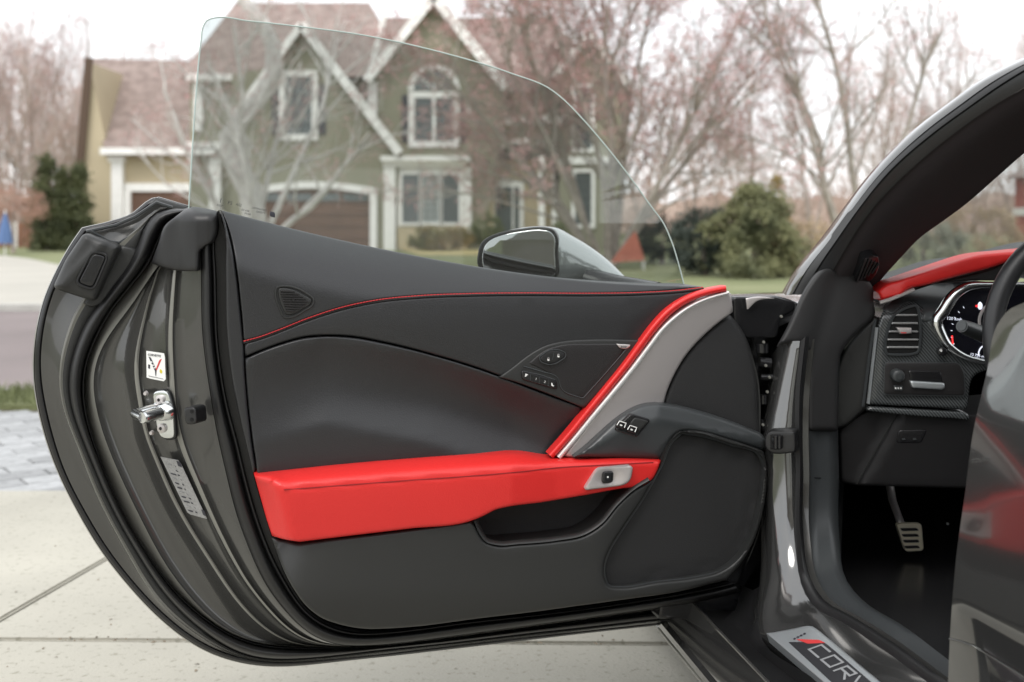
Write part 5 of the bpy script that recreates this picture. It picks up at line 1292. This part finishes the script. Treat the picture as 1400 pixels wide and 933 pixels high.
sheet('brow_base', [(1236,402,1),(1280,388),(1352,369),(1386,358),(1386,384,1),(1299,386),(1254,394)], DD, leather2, dash, off=.002, back=-.04, r=3, step=5, grid=9)
# air vent
v_o = round_poly([(1215,447),(1222,431),(1236,422),(1254,417),(1258,436),(1259,460),(1256,482),(1246,485),(1211,485),(1210,470)], 6)
sheet('air_vent', v_o, DD, MATS['hole_black'], dash, off=.004, back=-.01, r=2.5, rh=.002, step=3, grid=6)
tube('vent_surround', [DD.pt(q[0], q[1], .005) for q in resample(v_o, step=3, closed=True)], .0026, plastic_g, dash, 6, closed=True)
for i, y in enumerate((431, 442, 453.5, 464.5, 475)):
    x0 = np.interp(y, [431, 450, 475], [1224, 1214, 1212]); x1 = np.interp(y, [431, 475], [1255, 1257])
    sheet('vent_slat', [(x0,y-1.3,1),(x1,y-1.3,1),(x1,y+1.5,1),(x0,y+1.5,1)], DD, MATS['silver_label'], dash, off=.008, back=-.004, r=1.2, rh=.002, step=4, grid=12, smooth=False)  # slats in paler grey, standing for light caught on their edges
sheet('vent_tab', [(1226,448,1),(1246,448.5,1),(1247,456,1),(1231,457,1)], DD, silver, dash, off=.016, back=.0, r=2, rh=.002, step=2, grid=4)
flat('vent_tab_mark', [(1231,454.4),(1240,454.6),(1240,456),(1232,456)], DD, .0166, rp, dash)
# light switch panel
sheet('light_switch_panel', [(1210,495.5),(1311,496.5),(1318,509),(1320,541.5),(1208,540)], DD, leather2, dash, off=.008, back=-.01, r=2.2, rh=.003, step=4, grid=8, cr=5)
tube('panel_edge', [DD.pt(q[0], q[1], .006) for q in resample(round_poly([(1210,495.5),(1311,496.5),(1318,509),(1320,541.5),(1208,540)], 5), step=4, closed=True, smooth=False)], .0012, plastic_g, dash, 5, closed=True)
p = DD.pt(1225.5, 513, .008); nn = Vector(DD.n); tube('dimmer_knob', [p, p + nn*.016, p + nn*.018], [.0125, .0115, .009], plastic_g, dash, 20)
tube('knob_face', [p + nn*.0182, p + nn*.0188], .0055, plastic_g, dash, 16)
sheet('small_switch', [(1222,527,1),(1234,528,1),(1234.5,535,1),(1222.5,534,1)], DD, plastic_g, dash, off=.012, back=.0, r=1.5, rh=.001, step=2, grid=5)
for i in range(3): flat('switch_mark', [(1223.5+i*3.6,529.5),(1225.6+i*3.6,529.7),(1225.6+i*3.6,532.4),(1223.5+i*3.6,532.2)], DD, .0125, white_p, dash)
sheet('card_recess', [(1242,507,1),(1286,508,1),(1289,524,1),(1245,522,1)], DD, MATS['gloss_black'], dash, off=.0095, back=.0, r=1.5, rh=.001, step=3, grid=8)
sheet('pull_lever', [(1244,521,1),(1291,524,1),(1292,531,1),(1288,533,1),(1247,530.5,1)], DD, alu, dash, off=.016, back=.0, r=2, rh=.002, step=3, grid=6)
# start button
p = DD.pt(1286, 480, .004); tube('trip_button', [p, p + nn*.014, p + nn*.015], [.0082, .0078, .0065], gloss_blk, dash, 16)
flat('button_arrow', [(1284,478.5),(1288,477.5),(1288.5,482),(1286,481)], DD, .0195, white_p, dash)
# instrument cluster
cl_o = [(1420,389),(1353,391),(1320,392.5),(1306,401),(1290,424),(1280,440),(1287,457),(1297,475),(1315,487),(1346,496.5),(1420,505)]
sheet('instrument_display', cl_o, DD, lcd, dash, off=.003, back=-.01, r=2, step=4, grid=12)
bz_ = resample([(1400,389.5),(1353,390),(1322,392.5),(1307,401.5),(1291,424),(1281,440),(1287,457),(1297,473),(1315,486),(1347,495.5),(1400,503)], step=4)
tube('cluster_bezel', [DD.pt(q[0], q[1], .008) for q in bz_], list(np.interp(np.linspace(0, 1, len(bz_)), [0, .2, .38, .5, .6, .75, 1], [.004, .007, .012, .0115, .0085, .006, .004])), chrome, dash, 8)
ptext('gauge_marking', '120 kmh', DD, (1294,437), (1310,438.5), (1294,430), .008, .0045, lit_white, dash)
for i in range(7): 
    a = math.radians(200 - i*12); flat('gauge_tick', [(1345+46*math.cos(a), 455-46*math.sin(a)), (1345+42*math.cos(a), 455-42*math.sin(a)), (1345+42*math.cos(a+.02), 455-42*math.sin(a+.02)), (1345+46*math.cos(a+.02), 455-46*math.sin(a+.02))], DD, .0045, lit_white, dash)
flat('gauge_needle', [(1300.8,459),(1302.6,458.5),(1304,473),(1302,473)], DD, .0045, lit_red, dash)
sheet('car_symbol', [(1338,414),(1340,412.5),(1342,414),(1342,423),(1340,424),(1338,423)], DD, lit_white, dash, off=.0045, back=.004, r=1, step=2, grid=3)
flat('warning_mark', [(1334,417.5),(1337.5,417),(1337.5,420),(1334,420)], DD, .0045, lit_red, dash)
tube('dial_ring', [DD.pt(1366 + 27*math.cos(a), 440 - 27*math.sin(a), .005) for a in np.linspace(2.2, 3.6, 14)], .003, silver, dash, 6)
tube('dial_ring', [DD.pt(1352 + 14*math.cos(a), 484 - 13*math.sin(a), .005) for a in np.linspace(1.6, 3.3, 10)], .0013, lit_white, dash, 6)
ptext('odometer', '12 756 mi', DD, (1326,486), (1343,489), (1326,480), .0068, .0045, lit_white, dash)
# column stalk
s0, s1 = P(1315, 446, 1.93), P(1375, 470, 2.02)
stk = tube('column_stalk', [s0, s0.lerp(s1, .1), s0.lerp(s1, .55), s1], [.0108, .0125, .0145, .016], plastic_g, car, 20)
ax = (s0 - s1).normalized(); tube('stalk_cap', [s0, s0 + ax*.0015], [.0095, .0085], plastic_g, stk, 20)
for i in range(5): 
    p = s0.lerp(s1, .42 + i*.11) + Vector((0, -.0135, .004)); link('stalk_mark', [p + Vector((-.002,0,.0015)), p + Vector((.002,0,.001)), p + Vector((.002,0,-.0025)), p + Vector((-.002,0,-.002))], [(0,1,2,3)], white_p, stk, smooth=False)
# steering wheel
WPn = VPlane(1350, 1.90, 1600, 1.84)
swp = []
for k in range(72):
    a = 2*math.pi*k/72; swp.append(WPn.pt(1503 + 146*math.cos(a), 458 - 152*math.sin(a), .03*math.sin(a)*-1))
sw = tube('steering_wheel', swp, .0165, leather, car, 14, closed=True)
for a in (0, math.pi, -math.pi/2):
    tube('spoke', [WPn.pt(1503 + 50*math.cos(a), 462 - 40*math.sin(a), -.02), WPn.pt(1503 + 140*math.cos(a), 460 - 145*math.sin(a), 0)], [.03, .012], gloss_blk, sw, 10, squash=.5)
sheet('wheel_hub', [(1455,430),(1503,418),(1551,430),(1560,465),(1530,505),(1476,505),(1446,465)], WPn, leather2, sw, off=-.0, back=-.06, r=14, rh=.02, step=6, grid=10)
# knee panel
KP = VPlane(1130, 2.16, 1400, 2.12); kneem = mat('shaded_knee_plastic', (.006, .0055, .006), .6, spec=.35)  # darker than the other plastics: cabin shade put into the knee panel colour
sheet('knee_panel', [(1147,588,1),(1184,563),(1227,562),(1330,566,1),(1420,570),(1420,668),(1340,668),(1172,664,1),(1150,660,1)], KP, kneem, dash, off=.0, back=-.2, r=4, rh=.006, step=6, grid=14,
      h=lambda x, y, d: .012*np.clip(((x-1170) + (y-664)*.56)/8, 0, 1))
tube('knee_crease', [KP.pt(a, b, .012) for a, b in ((1226,565),(1198,614),(1171,662))], .0014, plastic, dash, 6)
sheet('knee_switch', [(1228,588),(1268,587),(1260,606),(1225,606)], KP, gloss_blk, dash, off=.014, back=.0, r=2, rh=.002, step=3, grid=5, cr=4)
for x in (1236, 1251): flat('switch_mark', [(x-3,600),(x+1,598.6),(x+2,601.5),(x-3,602)], KP, .0168, plastic_g, dash)
# brake pedal
PPl = VPlane(1226, 2.36, 1262, 2.36)
ped = sheet('brake_pedal', [(1225,716),(1260,716),(1263,753),(1238,755)], PPl, mat('pedal_steel', (.85, .78, .60), .35, metal=.4), car, off=.0, back=-.012, r=1.5, rh=.0015, step=3, grid=4, cr=5)
for i in range(4):
    y = 722.5 + i*8; sheet('pedal_grip', [(1231+i*1.7,y,1),(1254+i*.7,y-.3,1),(1256+i*.7,y+3.4,1),(1233+i*1.7,y+3.8,1)], PPl, rubber, ped, off=.002, back=-.0, r=1, rh=.001, step=3, grid=8, smooth=False)
tube('pedal_arm', [P(1216,660,2.46), P(1220,684,2.44), P(1231,714,2.38), P(1240,722,2.375)], [.009, .009, .008, .007], silver, ped, 8, squash=.6)
p = P(1295, 716, 2.4); tube('accelerator_pin', [p, p + Vector((0, -.004, 0))], .0022, alu, car, 8)

# ------------------------------------------------ quarter panel at the lock pillar
rowsQ = []
Qe = path([(1420,405,1.45),(1400,414,1.47),(1379,424,1.49),(1366,440,1.50),(1349,510,1.51),(1331,588,1.515),(1319,677,1.515),(1307,765,1.51),(1300,850,1.505),(1296,933,1.50),(1292,1010,1.49),(1290,1080,1.48)], 70)
sd_ = Vector((.20, -.98, 0))
def qoff(t, z):
    bul = .012*math.exp(-((z - .78)/.22)**2)
    return sd_*t + Vector((-.0 - bul*min(t/.25, 1), 0, 0))
def qrow(t, dx=0):
    r_ = []
    for p in Qe:
        z = p.z; e = 0
        # lower part leans under towards the sill
        if z < .50: e = .55*(.50 - z)
        up = .40*max(0, z - .74)**1.3*min(t/.03, 1)
        r_.append(p + qoff(t, z) + Vector((e*min(t/.02, 1)*.6 + dx + up, 0, 0)))
    return r_
qp = loft('quarter_panel', [[p + Vector((.05, .015, 0)) for p in Qe], [p + Vector((.008, .003, 0)) for p in Qe], Qe] + [qrow(t) for t in (.012, .03, .05, .052)] + [qrow(t) for t in (.056, .10, .16, .25, .4, .6, .9)], paint, car, 70)
hz_ = [qrow(t)[49] - Vector((.0015, 0, 0)) for t in (.0, .012, .03, .05, .06, .10, .16, .25)]
tube('panel_joint', hz_, .0010, paint_in, qp, 6)

# cabin closure: roof, far door, seat
rf0, rf1 = Vector((.90, 1.60, 1.205)), Vector((1.72, 1.80, 1.20))
rows = []
for t in np.linspace(0, 1, 9):
    a = rf0.lerp(rf1, t); k = .035*math.sin(math.pi*t)
    rows.append([a + toc*u + Vector((0, 0, k - .05*(u/1.2)**2)) for u in np.linspace(0, 1.25, 10)])
rf = loft('roof', rows, paint, car, 60)
loft('headlining', [[p - Vector((0, 0, .03)) for p in r] for r in rows], cloth_blk, rf, 60)
fd0 = q0 - lft*1.25 + Vector((0, 0, -.02))
link('far_door_trim', [fd0 + fwd*.4, fd0 + toc*1.4, fd0 + toc*1.4 + Vector((0, 0, .75)), fd0 + fwd*.4 + Vector((0, 0, .65))], [(0, 1, 2, 3)], leather2, car, smooth=False)
fw_ = link('passenger_footwell', [cons - lft*.3, fd0, fd0 + fwd*.4, fd0 + fwd*.4 + Vector((0, 0, .5)), cons - lft*.3 + fwd*.4 + Vector((0, 0, .5)), cons - lft*.3 + fwd*.4, cons - lft*.3 + toc*1.4, fd0 + toc*1.4], [(0, 1, 7, 6), (2, 3, 4, 5)], carpet, car, smooth=False)
bk = q0 + toc*1.42 - lft*.02
link('rear_bulkhead', [bk + Vector((0, 0, -.1)), bk - lft*1.2 + Vector((0, 0, -.1)), bk - lft*1.2 + Vector((0, 0, .85)), bk + Vector((0, 0, .85))], [(0, 1, 2, 3)], carpet, car, smooth=False)
seat_c = q0 + toc*.85 - lft*.33
def pad_(name, c, u, v, hw, hl, th, m, parent):
    u = u.normalized(); v = v.normalized(); n_ = u.cross(v); rows = []
    for i in range(9):
        a = -1 + i/4; r_ = []
        for j in range(13):
            b = -1 + j/6; e = (1 - abs(a)**4)*(1 - abs(b)**4)
            r_.append(c + u*a*hw + v*b*hl + n_*(th*e + .02*abs(a)**2))
        rows.append(r_)
    return loft(name, rows, m, parent, 80)
seat = pad_('seat_cushion', seat_c + Vector((0, 0, .17)), -lft, fwd, .25, .27, .10, leather, car)
pad_('seat_backrest', seat_c + toc*.36 + Vector((0, 0, .50)), -lft, Vector((0, 0, 1)) + toc*.35, .25, .36, -.10, leather2, seat)
# the house the drive belongs to, behind the viewer
hb = empty('drive_house', (1.5, -15, 0)); tag(hb, 'pale sided house at the near end of the drive, facing the open car', 'house')
sd2 = mat('taupe_siding', (.26, .23, .20), .8, noise=(.5, .08)); boards(sd2, 60)
MB().prism([(-8, 0), (8, 0), (8, 5.4), (0, 8.4), (-8, 5.4)], -6, 0).build('wall', sd2, hb)
MB().box(-5.2, -.4, 0, .06, 0, 2.4).build('garage_door', trim_w, hb); MB().box(.4, 5.2, 0, .06, 0, 2.4).build('garage_door', trim_w, hb)
for x in (-3.6, 2.6):
    f_ = MB().box(x - .1, x + 1.1, 0, .08, 3.4, 4.9).build('window', trim_w, hb); MB().box(x, x + 1, .081, .09, 3.5, 4.8).build('pane', pane_m, f_)
for sx in (-1, 1):
    MB().prism([(0, 8.5), (sx*8.6, 5.2), (sx*8.6, 5.0), (0, 8.3)], -6.3, .5).build('roof', roof_m, hb)

T = Tree(61)
for a, l, th in ((2.9, 3.2, .35), (.2, 3.4, .45), (3.4, 2.6, .9), (-.3, 2.6, .9), (1.6, 3.0, .4)):
    T.grow(Vector((math.cos(a)*.05, 0, .9)), Vector((math.cos(a)*th, math.sin(a)*th, 1)), l, .075, 0, (7, 5), 0, up=.04)
T.tube(T.tr, [Vector(p) for p in ((.05, 0, -.1), (0, 0, .5), (-.12, 0, 1.0), (-.30, 0, 1.4), (-.28, 0, 1.75), (-.08, 0, 2.1), (.10, 0, 2.5), (.08, 0, 3.0), (-.12, 0, 3.6))], .13, .05, 9)
T.bu = ([], [])
place(T.meshes(mat('silver_bark', (.62, .60, .57), .75, noise=(5, .15)), bud_m), 'drive_tree', (1.15, -5.2, 0), 'silver barked small tree beside the drive, reflected in the raised door window')

# grit and leaf bits lying on the drive
rg = random.Random(77); dv, dfc = [], []
for i in range(420):
    x, y = rg.uniform(-2.6, .8), rg.uniform(1.6, 4.1)
    if rg.random() < .35: y = 2.715 - (x + .8)*.018 + rg.gauss(0, .012)
    r_ = rg.uniform(.0015, .005); k = len(dv); a = rg.uniform(0, 6.28)
    dv += [(x + r_*math.cos(a + q*1.57)*(1.6 if q % 2 else .7), y + r_*math.sin(a + q*1.57)*(1.6 if q % 2 else .7), .0012 + .002*(q == 0)) for q in range(4)]; dfc.append((k, k+1, k+2, k+3))
o = link('gravel', dv, dfc, mat('grit', (.16, .12, .08), .9, noise=(20, .5, (.34, .28, .2))), smooth=False); tag(o, 'scattered grit and leaf bits on the concrete drive', 'grit', kind='stuff')
